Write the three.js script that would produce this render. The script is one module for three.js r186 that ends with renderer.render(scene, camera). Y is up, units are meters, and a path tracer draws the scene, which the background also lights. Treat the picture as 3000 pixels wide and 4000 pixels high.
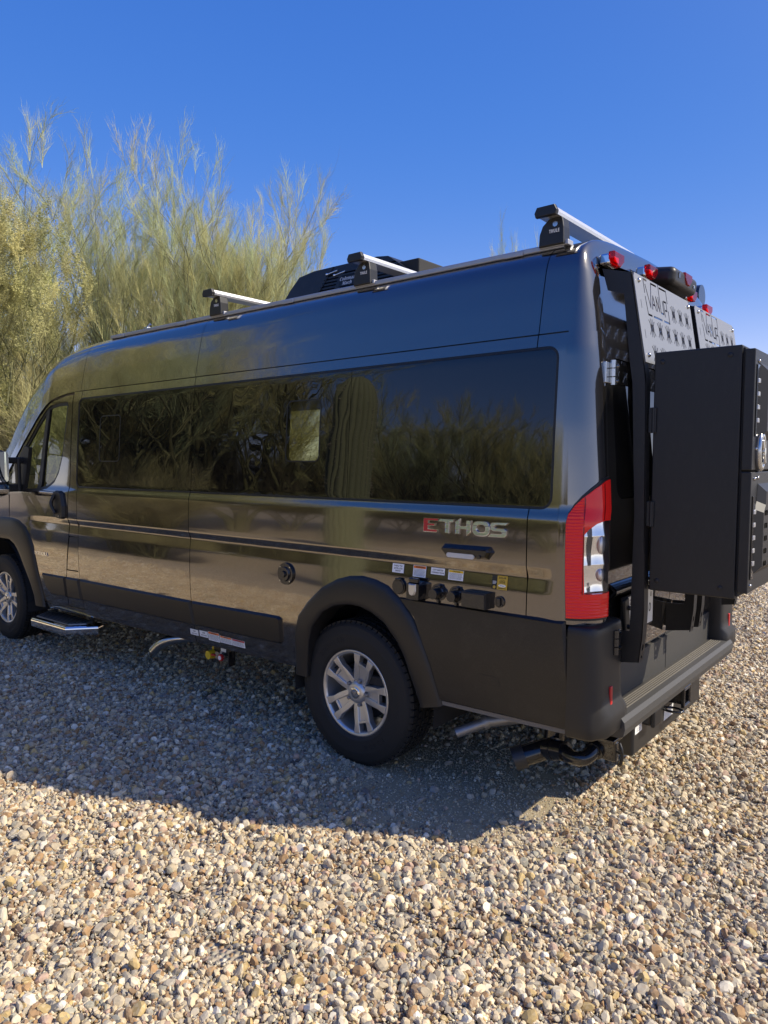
import * as THREE from 'three';
import { mergeGeometries } from 'three/addons/utils/BufferGeometryUtils.js';
import { RoundedBoxGeometry } from 'three/addons/geometries/RoundedBoxGeometry.js';
import { TextGeometry } from 'three/addons/geometries/TextGeometry.js';
import { FontLoader } from 'three/addons/loaders/FontLoader.js';

/* ---------- camera, sky, sun, exposure ---------- */
const scene = new THREE.Scene();
const camera = new THREE.PerspectiveCamera(71.06, 3 / 4, 0.05, 900);
camera.rotation.order = 'YXZ';
camera.position.set(2.38, 1.5416, 3.618);
camera.rotation.set(THREE.MathUtils.degToRad(-4.094), THREE.MathUtils.degToRad(39.482), THREE.MathUtils.degToRad(-0.019));

const renderer = new THREE.WebGLRenderer();
renderer.toneMapping = THREE.LinearToneMapping;
renderer.toneMappingExposure = 1.25;
renderer.shadowMap.enabled = true;

const SUN_DIR = new THREE.Vector3(0.8666, 0, -0.499).multiplyScalar(Math.cos(0.733)).setY(Math.sin(0.733)).normalize();
{
  const W = 512, H = 256, d = new Float32Array(W * H * 4);
  const hor = [1.28, 1.20, 1.08], mid = [0.105, 0.325, 0.84], top = [0.019, 0.082, 0.40];  // horizon band raised beyond the visible sky as added neutral fill for shadows
  for (let j = 0; j < H; j++) for (let i = 0; i < W; i++) {
    const el = ((j + 0.5) / H - 0.5) * Math.PI, az = ((i + 0.5) / W - 0.5) * 2 * Math.PI;
    const dir = new THREE.Vector3(Math.cos(el) * Math.cos(az), Math.sin(el), Math.cos(el) * Math.sin(az));
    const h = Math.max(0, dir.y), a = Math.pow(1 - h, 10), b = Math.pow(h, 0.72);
    const c = dir.dot(SUN_DIR), g = 0.30 * Math.pow(Math.max(0, c), 4) + 0.9 * Math.pow(Math.max(0, c), 30);  // wide glow round the sun, strengthened as neutral fill too
    const k = (j * W + i) * 4;
    for (let n = 0; n < 3; n++) {
      let v = mid[n] + (top[n] - mid[n]) * Math.min(1, b * 1.12);
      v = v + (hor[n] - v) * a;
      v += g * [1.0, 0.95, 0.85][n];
      if (el < 0) v = [0.26, 0.24, 0.2][n];
      d[k + n] = v;
    }
    d[k + 3] = 1;
  }
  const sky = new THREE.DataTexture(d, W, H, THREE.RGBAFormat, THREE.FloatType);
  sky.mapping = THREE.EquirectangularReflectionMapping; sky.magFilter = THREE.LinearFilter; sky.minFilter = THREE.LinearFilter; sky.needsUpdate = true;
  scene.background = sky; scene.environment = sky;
}
const sun = new THREE.DirectionalLight(new THREE.Color().setRGB(1, 0.90, 0.74), 4.6);
sun.name = 'sun'; sun.position.copy(SUN_DIR).multiplyScalar(40); sun.castShadow = true;
sun.shadow.mapSize.set(4096, 4096); sun.shadow.radius = 1;
Object.assign(sun.shadow.camera, { left: -18, right: 18, top: 18, bottom: -18, near: 1, far: 90 });
scene.add(sun, sun.target);

/* ---------- helpers ---------- */
const V = (x, y, z) => new THREE.Vector3(x, y, z);
function rng(a) { return () => { a |= 0; a = a + 0x6D2B79F5 | 0; let t = Math.imul(a ^ a >>> 15, 1 | a); t = t + Math.imul(t ^ t >>> 7, 61 | t) ^ t; return ((t ^ t >>> 14) >>> 0) / 4294967296; }; }
const lerp = (a, b, t) => a + (b - a) * t, clamp = (x, a, b) => Math.min(b, Math.max(a, x));
const smooth = (a, b, x) => { const t = clamp((x - a) / (b - a), 0, 1); return t * t * (3 - 2 * t); };
const hash2 = (i, j) => { let h = Math.imul(i, 374761393) + Math.imul(j, 668265263) | 0; h = Math.imul(h ^ h >>> 13, 1274126177); return ((h ^ h >>> 16) >>> 0) / 4294967296; };
function vnoise(x, y) { const i = Math.floor(x), j = Math.floor(y), f = x - i, g = y - j, u = f * f * f * (f * (f * 6 - 15) + 10), v = g * g * g * (g * (g * 6 - 15) + 10);
  return lerp(lerp(hash2(i, j), hash2(i + 1, j), u), lerp(hash2(i, j + 1), hash2(i + 1, j + 1), u), v); }
const fbm = (x, y) => 0.5 * vnoise(x, y) + 0.25 * vnoise(2.1 * x + 7, 2.1 * y) + 0.15 * vnoise(4.3 * x, 4.3 * y + 3) + 0.1 * vnoise(9 * x, 9 * y);
function interp(tab, x) { if (x <= tab[0][0]) return tab[0][1]; for (let k = 1; k < tab.length; k++) if (x <= tab[k][0]) { const [a, p] = tab[k - 1], [b, q] = tab[k]; return p + (q - p) * (x - a) / (b - a); } return tab[tab.length - 1][1]; }

class GB { // collects triangles with normals and uv
  constructor() { this.p = []; this.n = []; this.u = []; }
  tri(a, b, c, na, nb, nc, ua = [0, 0], ub = [0, 0], uc = [0, 0]) {
    if (!na) { const n = V(b[0] - a[0], b[1] - a[1], b[2] - a[2]).cross(V(c[0] - a[0], c[1] - a[1], c[2] - a[2])).normalize(); na = nb = nc = [n.x, n.y, n.z]; }
    else if (((b[1] - a[1]) * (c[2] - a[2]) - (b[2] - a[2]) * (c[1] - a[1])) * na[0] + ((b[2] - a[2]) * (c[0] - a[0]) - (b[0] - a[0]) * (c[2] - a[2])) * na[1] + ((b[0] - a[0]) * (c[1] - a[1]) - (b[1] - a[1]) * (c[0] - a[0])) * na[2] < 0) { [b, c] = [c, b]; [nb, nc] = [nc, nb]; [ub, uc] = [uc, ub]; }
    this.p.push(...a, ...b, ...c); this.n.push(...na, ...nb, ...nc); this.u.push(...ua, ...ub, ...uc);
  }
  quad(a, b, c, d, n, us) { const [na, nb, nc, nd] = n || []; const [ua, ub, uc, ud] = us || []; this.tri(a, b, c, na, nb, nc, ua, ub, uc); this.tri(a, c, d, na, nc, nd, ua, uc, ud); }
  geo() { const g = new THREE.BufferGeometry(); g.setAttribute('position', new THREE.Float32BufferAttribute(this.p, 3)); g.setAttribute('normal', new THREE.Float32BufferAttribute(this.n, 3)); g.setAttribute('uv', new THREE.Float32BufferAttribute(this.u, 2)); return g; }
}
function plain(g) { g = g.index ? g.toNonIndexed() : g; for (const k of Object.keys(g.attributes)) if (!['position', 'normal', 'uv'].includes(k)) g.deleteAttribute(k);
  if (!g.attributes.uv) g.setAttribute('uv', new THREE.Float32BufferAttribute(new Float32Array(g.attributes.position.count * 2), 2)); g.morphAttributes = {}; return g; }
function merged(list) { list = list.map(plain); return list.length === 1 ? list[0] : mergeGeometries(list); }
const used = {};
function mk(name, geos, mat, parent, label) {
  const m = new THREE.Mesh(Array.isArray(geos) ? merged(geos) : geos, mat); m.name = name; m.castShadow = m.receiveShadow = true; parent.add(m);
  if (label) m.userData.label = label; return m;
}
function thing(o, name, label, category, group, kind) {
  const k = used[name] = (used[name] ?? -1) + 1; o.name = k ? name + '_' + String(k).padStart(3, '0') : name;
  Object.assign(o.userData, { label, category }); if (group) o.userData.group = group; if (kind) o.userData.kind = kind; if (!o.parent) scene.add(o); return o;
}
const rgb = (r, g, b) => new THREE.Color().setRGB(r, g, b);
const std = (c, o = {}) => new THREE.MeshStandardMaterial({ color: rgb(...c), roughness: 0.6, ...o });
const phy = (c, o = {}) => new THREE.MeshPhysicalMaterial({ color: rgb(...c), roughness: 0.5, ...o });

// region = outer polygon minus others, cut into flat trapezoids between all corner heights
function trapezoids(outer, minus, dv, extra = []) {
  const polys = [outer, ...minus], edges = polys.map((p) => p.map((a, i) => [a, p[(i + 1) % p.length]]));
  let lo = Infinity, hi = -Infinity; for (const [, y] of outer) { lo = Math.min(lo, y); hi = Math.max(hi, y); }
  let ys = [lo, hi, ...extra]; for (const p of polys) for (const q of p) ys.push(q[1]);
  for (let a = 0; a < polys.length; a++) for (let b = a + 1; b < polys.length; b++) for (const [p, q] of edges[a]) for (const [r, s] of edges[b]) {
    const d1x = q[0] - p[0], d1y = q[1] - p[1], d2x = s[0] - r[0], d2y = s[1] - r[1], den = d1x * d2y - d1y * d2x; if (Math.abs(den) < 1e-12) continue;
    const t = ((r[0] - p[0]) * d2y - (r[1] - p[1]) * d2x) / den, u = ((r[0] - p[0]) * d1y - (r[1] - p[1]) * d1x) / den;
    if (t > 0 && t < 1 && u > 0 && u < 1) ys.push(p[1] + t * d1y);
  }
  for (let y = lo + dv; y < hi; y += dv) ys.push(y);
  ys = ys.filter((y) => y >= lo && y <= hi).sort((a, b) => a - b); const lv = [ys[0]]; for (const y of ys) if (y - lv[lv.length - 1] > 1e-5) lv.push(y);
  const out = [];
  for (let k = 0; k + 1 < lv.length; k++) {
    const y0 = lv[k], y1 = lv[k + 1], ym = (y0 + y1) / 2;
    const spans = (es) => { const xs = []; for (const [a, b] of es) if ((a[1] > ym) !== (b[1] > ym)) { const f = (y) => a[0] + (b[0] - a[0]) * clamp((y - a[1]) / (b[1] - a[1]), 0, 1); xs.push({ m: f(ym), a: f(y0), b: f(y1) }); } xs.sort((p, q) => p.m - q.m); const r = []; for (let i = 0; i + 1 < xs.length; i += 2) r.push([xs[i], xs[i + 1]]); return r; };
    let I = spans(edges[0]);
    for (let n = 1; n < polys.length; n++) for (const J of spans(edges[n])) { const N = []; for (const s of I) { if (J[1].m <= s[0].m || J[0].m >= s[1].m) { N.push(s); continue; } if (J[0].m > s[0].m + 1e-6) N.push([s[0], J[0]]); if (J[1].m < s[1].m - 1e-6) N.push([J[1], s[1]]); } I = N; }
    for (const [l, r] of I) out.push([y0, y1, l.a, r.a, l.b, r.b]);
  }
  return out;
}
const inside = (p, x, y) => { let c = false; for (let i = 0, j = p.length - 1; i < p.length; j = i++) if ((p[i][1] > y) !== (p[j][1] > y) && x < (p[j][0] - p[i][0]) * (y - p[i][1]) / (p[j][1] - p[i][1]) + p[i][0]) c = !c; return c; };
// a sheet over map(u, v, off) with real thickness and edges
function sheet(outer, minus, map, { off = 0, thick = 0.014, du = 0.12, dv = 0.06, extra = [], back = false, walls = true } = {}) {
  const g = new GB(), e = 1e-3;
  const N = (u, v, o) => { const a = map(u + e, v, o), b = map(u - e, v, o), c = map(u, v + e, o), d = map(u, v - e, o); const n = V(a[0] - b[0], a[1] - b[1], a[2] - b[2]).cross(V(c[0] - d[0], c[1] - d[1], c[2] - d[2])).normalize(); return [n.x, n.y, n.z]; };
  for (const [y0, y1, a0, b0, a1, b1] of trapezoids(outer, minus, dv, extra)) {
    const n = Math.max(1, Math.ceil(Math.max(b0 - a0, b1 - a1) / du));
    for (let i = 0; i < n; i++) {
      const q = [[lerp(a0, b0, i / n), y0], [lerp(a0, b0, (i + 1) / n), y0], [lerp(a1, b1, (i + 1) / n), y1], [lerp(a1, b1, i / n), y1]];
      g.quad(...q.map((s) => map(s[0], s[1], off)), q.map((s) => N(s[0], s[1], off)), q);
      if (back) g.quad(...q.map((s) => map(s[0], s[1], off - thick)), q.map((s) => N(s[0], s[1], off).map((w) => -w)), q);
    }
  }
  if (walls) {
    const polys = [outer, ...minus];
    polys.forEach((p, k) => p.forEach((a, i) => {
      const b = p[(i + 1) % p.length], n = Math.max(1, Math.ceil(Math.hypot(b[0] - a[0], b[1] - a[1]) / 0.05));
      for (let s = 0; s < n; s++) {
        const p0 = [lerp(a[0], b[0], s / n), lerp(a[1], b[1], s / n)], p1 = [lerp(a[0], b[0], (s + 1) / n), lerp(a[1], b[1], (s + 1) / n)], mx = (p0[0] + p1[0]) / 2, my = (p0[1] + p1[1]) / 2;
        if (k && !inside(outer, mx, my)) continue; let skip = false; minus.forEach((h, w) => { if (w + 1 !== k && inside(h, mx, my)) skip = true; }); if (skip) continue;
        g.quad(map(p0[0], p0[1], off), map(p1[0], p1[1], off), map(p1[0], p1[1], off - thick), map(p0[0], p0[1], off - thick), null, [p0, p1, p1, p0]);
      }
    }));
  }
  return g.geo();
}
function inset(poly, d) { // moves every edge inwards
  let area = 0; poly.forEach((a, i) => { const b = poly[(i + 1) % poly.length]; area += a[0] * b[1] - b[0] * a[1]; }); const sg = Math.sign(area);
  return poly.map((p, i) => { const a = poly[(i + poly.length - 1) % poly.length], b = poly[(i + 1) % poly.length];
    const n1 = [-(p[1] - a[1]), p[0] - a[0]], n2 = [-(b[1] - p[1]), b[0] - p[0]], l1 = Math.hypot(...n1), l2 = Math.hypot(...n2);
    const m = [n1[0] / l1 + n2[0] / l2, n1[1] / l1 + n2[1] / l2], k = 2 / (m[0] * m[0] + m[1] * m[1]); return [p[0] + sg * d * m[0] * Math.min(k, 1.6), p[1] + sg * d * m[1] * Math.min(k, 1.6)]; });
}
function bevelled(poly, map, off, d) { // raised plate with a sloping rim
  const q = inset(poly, d), g = new GB();
  poly.forEach((a, i) => { const j = (i + 1) % poly.length, b = poly[j], n = Math.max(1, Math.ceil(Math.hypot(b[0] - a[0], b[1] - a[1]) / 0.1));
    for (let s = 0; s < n; s++) { const f = (A, B, t) => [lerp(A[0], B[0], t), lerp(A[1], B[1], t)], a0 = f(a, b, s / n), a1 = f(a, b, (s + 1) / n), q0 = f(q[i], q[j], s / n), q1 = f(q[i], q[j], (s + 1) / n);
      g.quad(map(a0[0], a0[1], 0), map(a1[0], a1[1], 0), map(q1[0], q1[1], off), map(q0[0], q0[1], off), null, [a0, a1, q1, q0]); } });
  return [g.geo(), sheet(q, [], map, { off, walls: false })];
}
const roundRect = (x0, y0, x1, y1, r, n = 5) => { const p = []; for (const [cx, cy, a] of [[x1 - r, y0 + r, -90], [x1 - r, y1 - r, 0], [x0 + r, y1 - r, 90], [x0 + r, y0 + r, 180]]) for (let i = 0; i <= n; i++) { const t = (a + 90 * i / n) * Math.PI / 180; p.push([cx + r * Math.cos(t), cy + r * Math.sin(t)]); } return p; };
const circle = (x, y, r, n = 24) => Array.from({ length: n }, (_, i) => [x + r * Math.cos(2 * Math.PI * i / n), y + r * Math.sin(2 * Math.PI * i / n)]);
const rbox = (w, h, d, x, y, z, r = 0.004, rot) => { const g = new RoundedBoxGeometry(w, h, d, 2, Math.min(r, w / 2.01, h / 2.01, d / 2.01)); if (rot) g.applyMatrix4(new THREE.Matrix4().makeRotationFromEuler(new THREE.Euler(...rot))); return g.translate(x, y, z); };
function rod(a, b, r0, r1 = r0, seg = 12) { const A = V(...a), B = V(...b), d = B.clone().sub(A), g = new THREE.CylinderGeometry(r1, r0, d.length(), seg); g.applyQuaternion(new THREE.Quaternion().setFromUnitVectors(V(0, 1, 0), d.normalize())); return g.translate((a[0] + b[0]) / 2, (a[1] + b[1]) / 2, (a[2] + b[2]) / 2); }
const tube = (pts, r, n = 24, seg = 10) => new THREE.TubeGeometry(new THREE.CatmullRomCurve3(pts.map((p) => V(...p)), false, 'catmullrom', 0.5), n, r, seg, false);
const lathe = (prof, seg = 48) => new THREE.LatheGeometry(prof.map(([r, y]) => new THREE.Vector2(r, y)), seg);
const font = {}; for (const k of ['sans_bold', 'sans_regular', 'serif_bold', 'serif_regular']) font[k] = await new FontLoader().loadAsync(`fonts/droid/droid_${k}.typeface.json`);
function lettering(s, f, size, depth) { const g = new TextGeometry(s, { font: font[f], size, depth, curveSegments: 4, bevelEnabled: false }); g.computeBoundingBox(); return g; }
function canvasTex(w, h, draw) { const c = document.createElement('canvas'); c.width = w; c.height = h; draw(c.getContext('2d'), w, h); const t = new THREE.CanvasTexture(c); t.colorSpace = THREE.SRGBColorSpace; t.magFilter = THREE.LinearFilter; return t; }
function dataTex(w, h, fn, srgb) { const d = new Uint8Array(w * h * 4); for (let j = 0; j < h; j++) for (let i = 0; i < w; i++) { const c = fn(i / w, j / h, i, j), k = (j * w + i) * 4; d[k] = c[0]; d[k + 1] = c[1]; d[k + 2] = c[2]; d[k + 3] = 255; }
  const t = new THREE.DataTexture(d, w, h, THREE.RGBAFormat); t.wrapS = t.wrapT = THREE.RepeatWrapping; t.magFilter = THREE.LinearFilter; t.minFilter = THREE.LinearMipmapLinearFilter; if (srgb) t.colorSpace = THREE.SRGBColorSpace; t.needsUpdate = true; return t; }
/* ---------- materials ---------- */
const grainTex = dataTex(256, 256, (u, v, i, j) => { const n = 110 + 90 * hash2(i, j) + 40 * hash2(i >> 1, j >> 1); return [n, n, n]; });
const grain = (s) => { const t = grainTex.clone(); t.repeat.set(s, s); t.needsUpdate = true; return t; };
const mottle = dataTex(256, 256, (u, v, i, j) => { const n = fbm(u * 9, v * 9), g = hash2(i, j), d = clamp((n - 0.48) * 2.2, 0, 1) * 0.35 + (g > 0.93 ? 0.5 : 0), k = 0.86 + 0.28 * hash2(i + 5, j + 9); return [255 * clamp(lerp(0.60, 1, d) * k, 0, 1), 255 * clamp(lerp(0.60, 0.97, d) * k, 0, 1), 255 * clamp(lerp(0.60, 0.92, d) * k, 0, 1)]; }, true);
const speck = (s) => { const t = mottle.clone(); t.repeat.set(s, s); t.needsUpdate = true; return t; };
const M = {
  paint: phy([0.206, 0.189, 0.173], { metalness: 0.95, roughness: 0.10, clearcoat: 1, clearcoatRoughness: 0.015 }),
  frame: phy([0.03, 0.028, 0.027], { metalness: 0.4, roughness: 0.35, clearcoat: 0.6 }),
  plastic: std([0.045, 0.0425, 0.040], { map: speck(2.2), roughness: 0.44, bumpMap: grain(14), bumpScale: 0.00012 }),
  trim: std([0.0095, 0.0095, 0.010], { roughness: 0.42, bumpMap: grain(14), bumpScale: 0.0001 }),
  gloss: phy([0.012, 0.012, 0.013], { roughness: 0.18, clearcoat: 0.6 }),
  powder: std([0.029, 0.029, 0.031], { map: speck(3.1), roughness: 0.46, bumpMap: grain(20), bumpScale: 0.0002 }),
  rubber: std([0.014, 0.014, 0.0135], { roughness: 0.72 }),
  under: std([0.02, 0.02, 0.02], { roughness: 0.8 }),
  chrome: std([0.82, 0.82, 0.82], { metalness: 1, roughness: 0.06 }),
  steel: std([0.55, 0.55, 0.54], { metalness: 1, roughness: 0.22 }),
  alu: std([0.72, 0.72, 0.72], { metalness: 0.85, roughness: 0.34 }),
  rail: std([0.42, 0.42, 0.43], { metalness: 0.6, roughness: 0.45 }),
  wheel: std([0.62, 0.62, 0.61], { metalness: 0.8, roughness: 0.36 }),
  wheelDark: std([0.30, 0.30, 0.30], { metalness: 0.7, roughness: 0.45 }),
  glassDark: phy([0.003, 0.003, 0.004], { roughness: 0.0, ior: 1.68 }),
  pane: phy([0.62, 0.68, 0.60], { roughness: 0.0, transmission: 1, thickness: 0, ior: 1.5 }),
  paneTint: phy([0.46, 0.48, 0.38], { roughness: 0.0, transmission: 1, thickness: 0, ior: 1.5 }),
  red: phy([0.98, 0.020, 0.014], { roughness: 0.08, transmission: 0.12, thickness: 0, ior: 1.5 }),
  redDeep: phy([0.36, 0.010, 0.012], { roughness: 0.12, transmission: 0.6, thickness: 0, ior: 1.5 }),
  redClear: phy([0.85, 0.015, 0.03], { roughness: 0.05, transmission: 0.92, thickness: 0, ior: 1.5 }),
  clear: phy([0.95, 0.95, 0.95], { roughness: 0.01, transmission: 1, thickness: 0, ior: 1.5 }),
  mirror: std([0.86, 0.88, 0.9], { metalness: 1, roughness: 0.01 }),
  white: std([0.82, 0.82, 0.80], { roughness: 0.5 }),
  yellow: std([0.72, 0.48, 0.02], { roughness: 0.4 }),
  redPlastic: std([0.5, 0.02, 0.02], { roughness: 0.4 }),
  lamp: std([0.62, 0.61, 0.56], { roughness: 0.35 }),
};
M.worn = std([0.052, 0.050, 0.046], { roughness: 0.55, bumpMap: grain(10), bumpScale: 0.0002 });
M.dusty = std([1, 1, 1], { roughness: 0.75, map: dataTex(512, 512, (u, v, i, j) => { const n = fbm(u * 60, v * 60) * 0.45 + hash2(i, j) * 0.35 + 0.12, d = clamp((n - 0.2) * 1.5, 0, 1); return [lerp(60, 142, d), lerp(58, 134, d), lerp(54, 119, d)]; }, true), bumpMap: grain(8), bumpScale: 0.0003 });
/* ---------- camper van: x to the rear, y up, z to its left side; the rear axle is at x = 0 ---------- */
const van = new THREE.Group();
thing(van, 'camper_van', 'dark grey high roof camper van with black cargo box on its rear door', 'camper van');
const PROF = [[0.34, 0.950], [0.40, 0.974], [0.45, 0.984], [0.55, 0.997], [0.65, 1.0085], [0.72, 1.0165], [0.80, 1.0225], [0.90, 1.026], [1.01, 1.0235], [1.105, 1.0225], [1.22, 1.0212], [1.295, 1.0192], [1.316, 1.0168], [1.340, 1.0065], [1.35, 1.004], [1.68, 0.984], [1.985, 0.960], [2.052, 0.945], [2.19, 0.917], [2.318, 0.887], [2.325, 0.884], [2.352, 0.873], [2.380, 0.857], [2.404, 0.83], [2.426, 0.795], [2.446, 0.745], [2.463, 0.68], [2.479, 0.55], [2.488, 0.38], [2.494, 0.2], [2.497, 0]];
const PTAB = Array.from({ length: 1240 }, (_, i) => { let s = 0; for (let k = -3; k <= 3; k++) s += interp(PROF, 0.3 + i * 0.002 + k * 0.004); return s / 7; });
const profile = (y) => { const f = clamp((y - 0.3) / 0.002, 0, 1238.999), i = Math.floor(f); return PTAB[i] + (PTAB[i + 1] - PTAB[i]) * (f - i); };
const groove = (x, y) => { // the pressed channel below the windows; the body below it is set in a little
  const f = smooth(-3.45, -3.15, x) * (1 - smooth(1.065, 1.10, x)); if (!f || y > 1.12 || y < 0.66) return 0;
  return -f * GTAB(y); };
const GT = [[0.66, 0], [0.70, 0.0008], [0.80, 0.0042], [0.90, 0.0070], [1.0, 0.0084], [1.006, 0.0086], [1.012, 0.0092], [1.062, 0.0162], [1.067, 0.0165], [1.072, 0.0156], [1.108, 0.0018], [1.114, 0.0003], [1.12, 0]];
const GTAB = (y) => interp(GT, y);
const ripple = (x, y) => 0.0017 * (fbm(x * 1.1 + 3, y * 1.6) - 0.5) + 0.00030 * (vnoise(x * 5 + 1, y * 6) - 0.5);
function zS(x, y) {
  let z = profile(y) + groove(x, y) + ripple(x, y);
  if (x < -3.3) { const t = (-3.3 - x) / 1.7; z -= 0.10 * t * t * t + 0.05 * Math.max(0, t) * smooth(1.3, 2.0, y); }
  return z;
}
const side = (s) => (x, y, o) => [x, y, s * (zS(x, y) + o)];
const L = side(1), Rr = side(-1);
const rake = (x) => 0.0125 * Math.min(0, x + 0.5);
const KY = [0.99, 1.0, 1.01, 1.02, 1.03, 1.04, 1.046, 1.052, 1.058, 1.064, 1.072, 1.08, 1.09, 1.1, 1.108, 1.116, 1.29, 1.30, 1.308, 1.316, 1.324, 1.332, 1.34, 1.345];
const WIN = roundRect(-2.688, 1.352, 1.084, 1.992, 0.045);
const WINHOLE = roundRect(-2.694, 1.346, 1.090, 1.998, 0.05);
// wheel arches
const archR = { o: [[-0.40, 0.40], [-0.398, 0.468], [-0.388, 0.622], [-0.345, 0.73], [-0.27, 0.815], [-0.175, 0.895], [-0.066, 0.95], [0.02, 0.975], [0.104, 0.984], [0.19, 0.975], [0.264, 0.954], [0.35, 0.895], [0.416, 0.818], [0.468, 0.72], [0.505, 0.62], [0.55, 0.47], [0.56, 0.43]],
  i: [[-0.30, 0.40], [-0.294, 0.468], [-0.268, 0.6], [-0.23, 0.69], [-0.15, 0.775], [-0.07, 0.815], [0.0, 0.83], [0.05, 0.835], [0.10, 0.832], [0.17, 0.815], [0.25, 0.775], [0.33, 0.69], [0.37, 0.61], [0.405, 0.5], [0.425, 0.44], [0.435, 0.42], [0.44, 0.40]] };
const fa = [[-3.274, 0.385], [-3.29, 0.46], [-3.322, 0.612], [-3.34, 0.74], [-3.369, 0.879], [-3.425, 0.965], [-3.495, 1.019], [-3.60, 1.062], [-3.715, 1.076]], fi = [[-3.405, 0.385], [-3.418, 0.46], [-3.45, 0.56], [-3.49, 0.63], [-3.53, 0.70], [-3.56, 0.757], [-3.60, 0.812], [-3.66, 0.862], [-3.749, 0.893]];
const mir = (p, c) => p.map(([x, y]) => [2 * c - x, y]).reverse();
const archF = { o: [...mir(fa, -4.06), ...fa.slice().reverse()].sort((a, b) => 0), i: [...mir(fi, -4.06), ...fi.slice().reverse()] };
archF.o = [...mir(fa, -4.06).reverse(), ...fa.slice().reverse()]; archF.i = [...mir(fi, -4.06).reverse(), ...fi.slice().reverse()];
const openR = [...archR.o.map(([x, y]) => [x * 0.93 + 0.005, y - 0.02]), [0.53, 0.2], [-0.38, 0.2]];
const openF = [...archF.o.map(([x, y]) => [-4.06 + (x + 4.06) * 0.95, y - 0.02]), [-3.32, 0.2], [-4.8, 0.2]];
const DOORWIN = [[-2.856, 1.978], [-3.02, 1.978], [-3.12, 1.965], [-3.19, 1.935], [-3.32, 1.838], [-3.44, 1.735], [-3.54, 1.648], [-3.60, 1.585], [-3.61, 1.45], [-3.60, 1.30], [-3.40, 1.296], [-3.27, 1.306], [-3.13, 1.328], [-3.02, 1.378], [-2.955, 1.45], [-2.905, 1.57], [-2.885, 1.66], [-2.862, 1.83], [-2.848, 1.95]];
const DOOR = [[-2.786, 2.028], [-2.90, 2.022], [-3.08, 1.996], [-3.18, 1.955], [-3.325, 1.862], [-3.45, 1.757], [-3.553, 1.673], [-3.685, 1.555], [-3.745, 1.49], [-3.764, 1.263], [-3.779, 1.07], [-3.779, 0.40], [-2.90, 0.435], [-2.895, 0.50], [-2.871, 0.668], [-2.852, 0.717], [-2.802, 0.976], [-2.80, 1.062], [-2.787, 1.377], [-2.788, 1.8]];
function windowsOf(s) { return s > 0 ? [WINHOLE, DOORWIN] : [roundRect(-2.60, 1.352, -1.40, 1.992, 0.045), DOORWIN]; }

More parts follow.
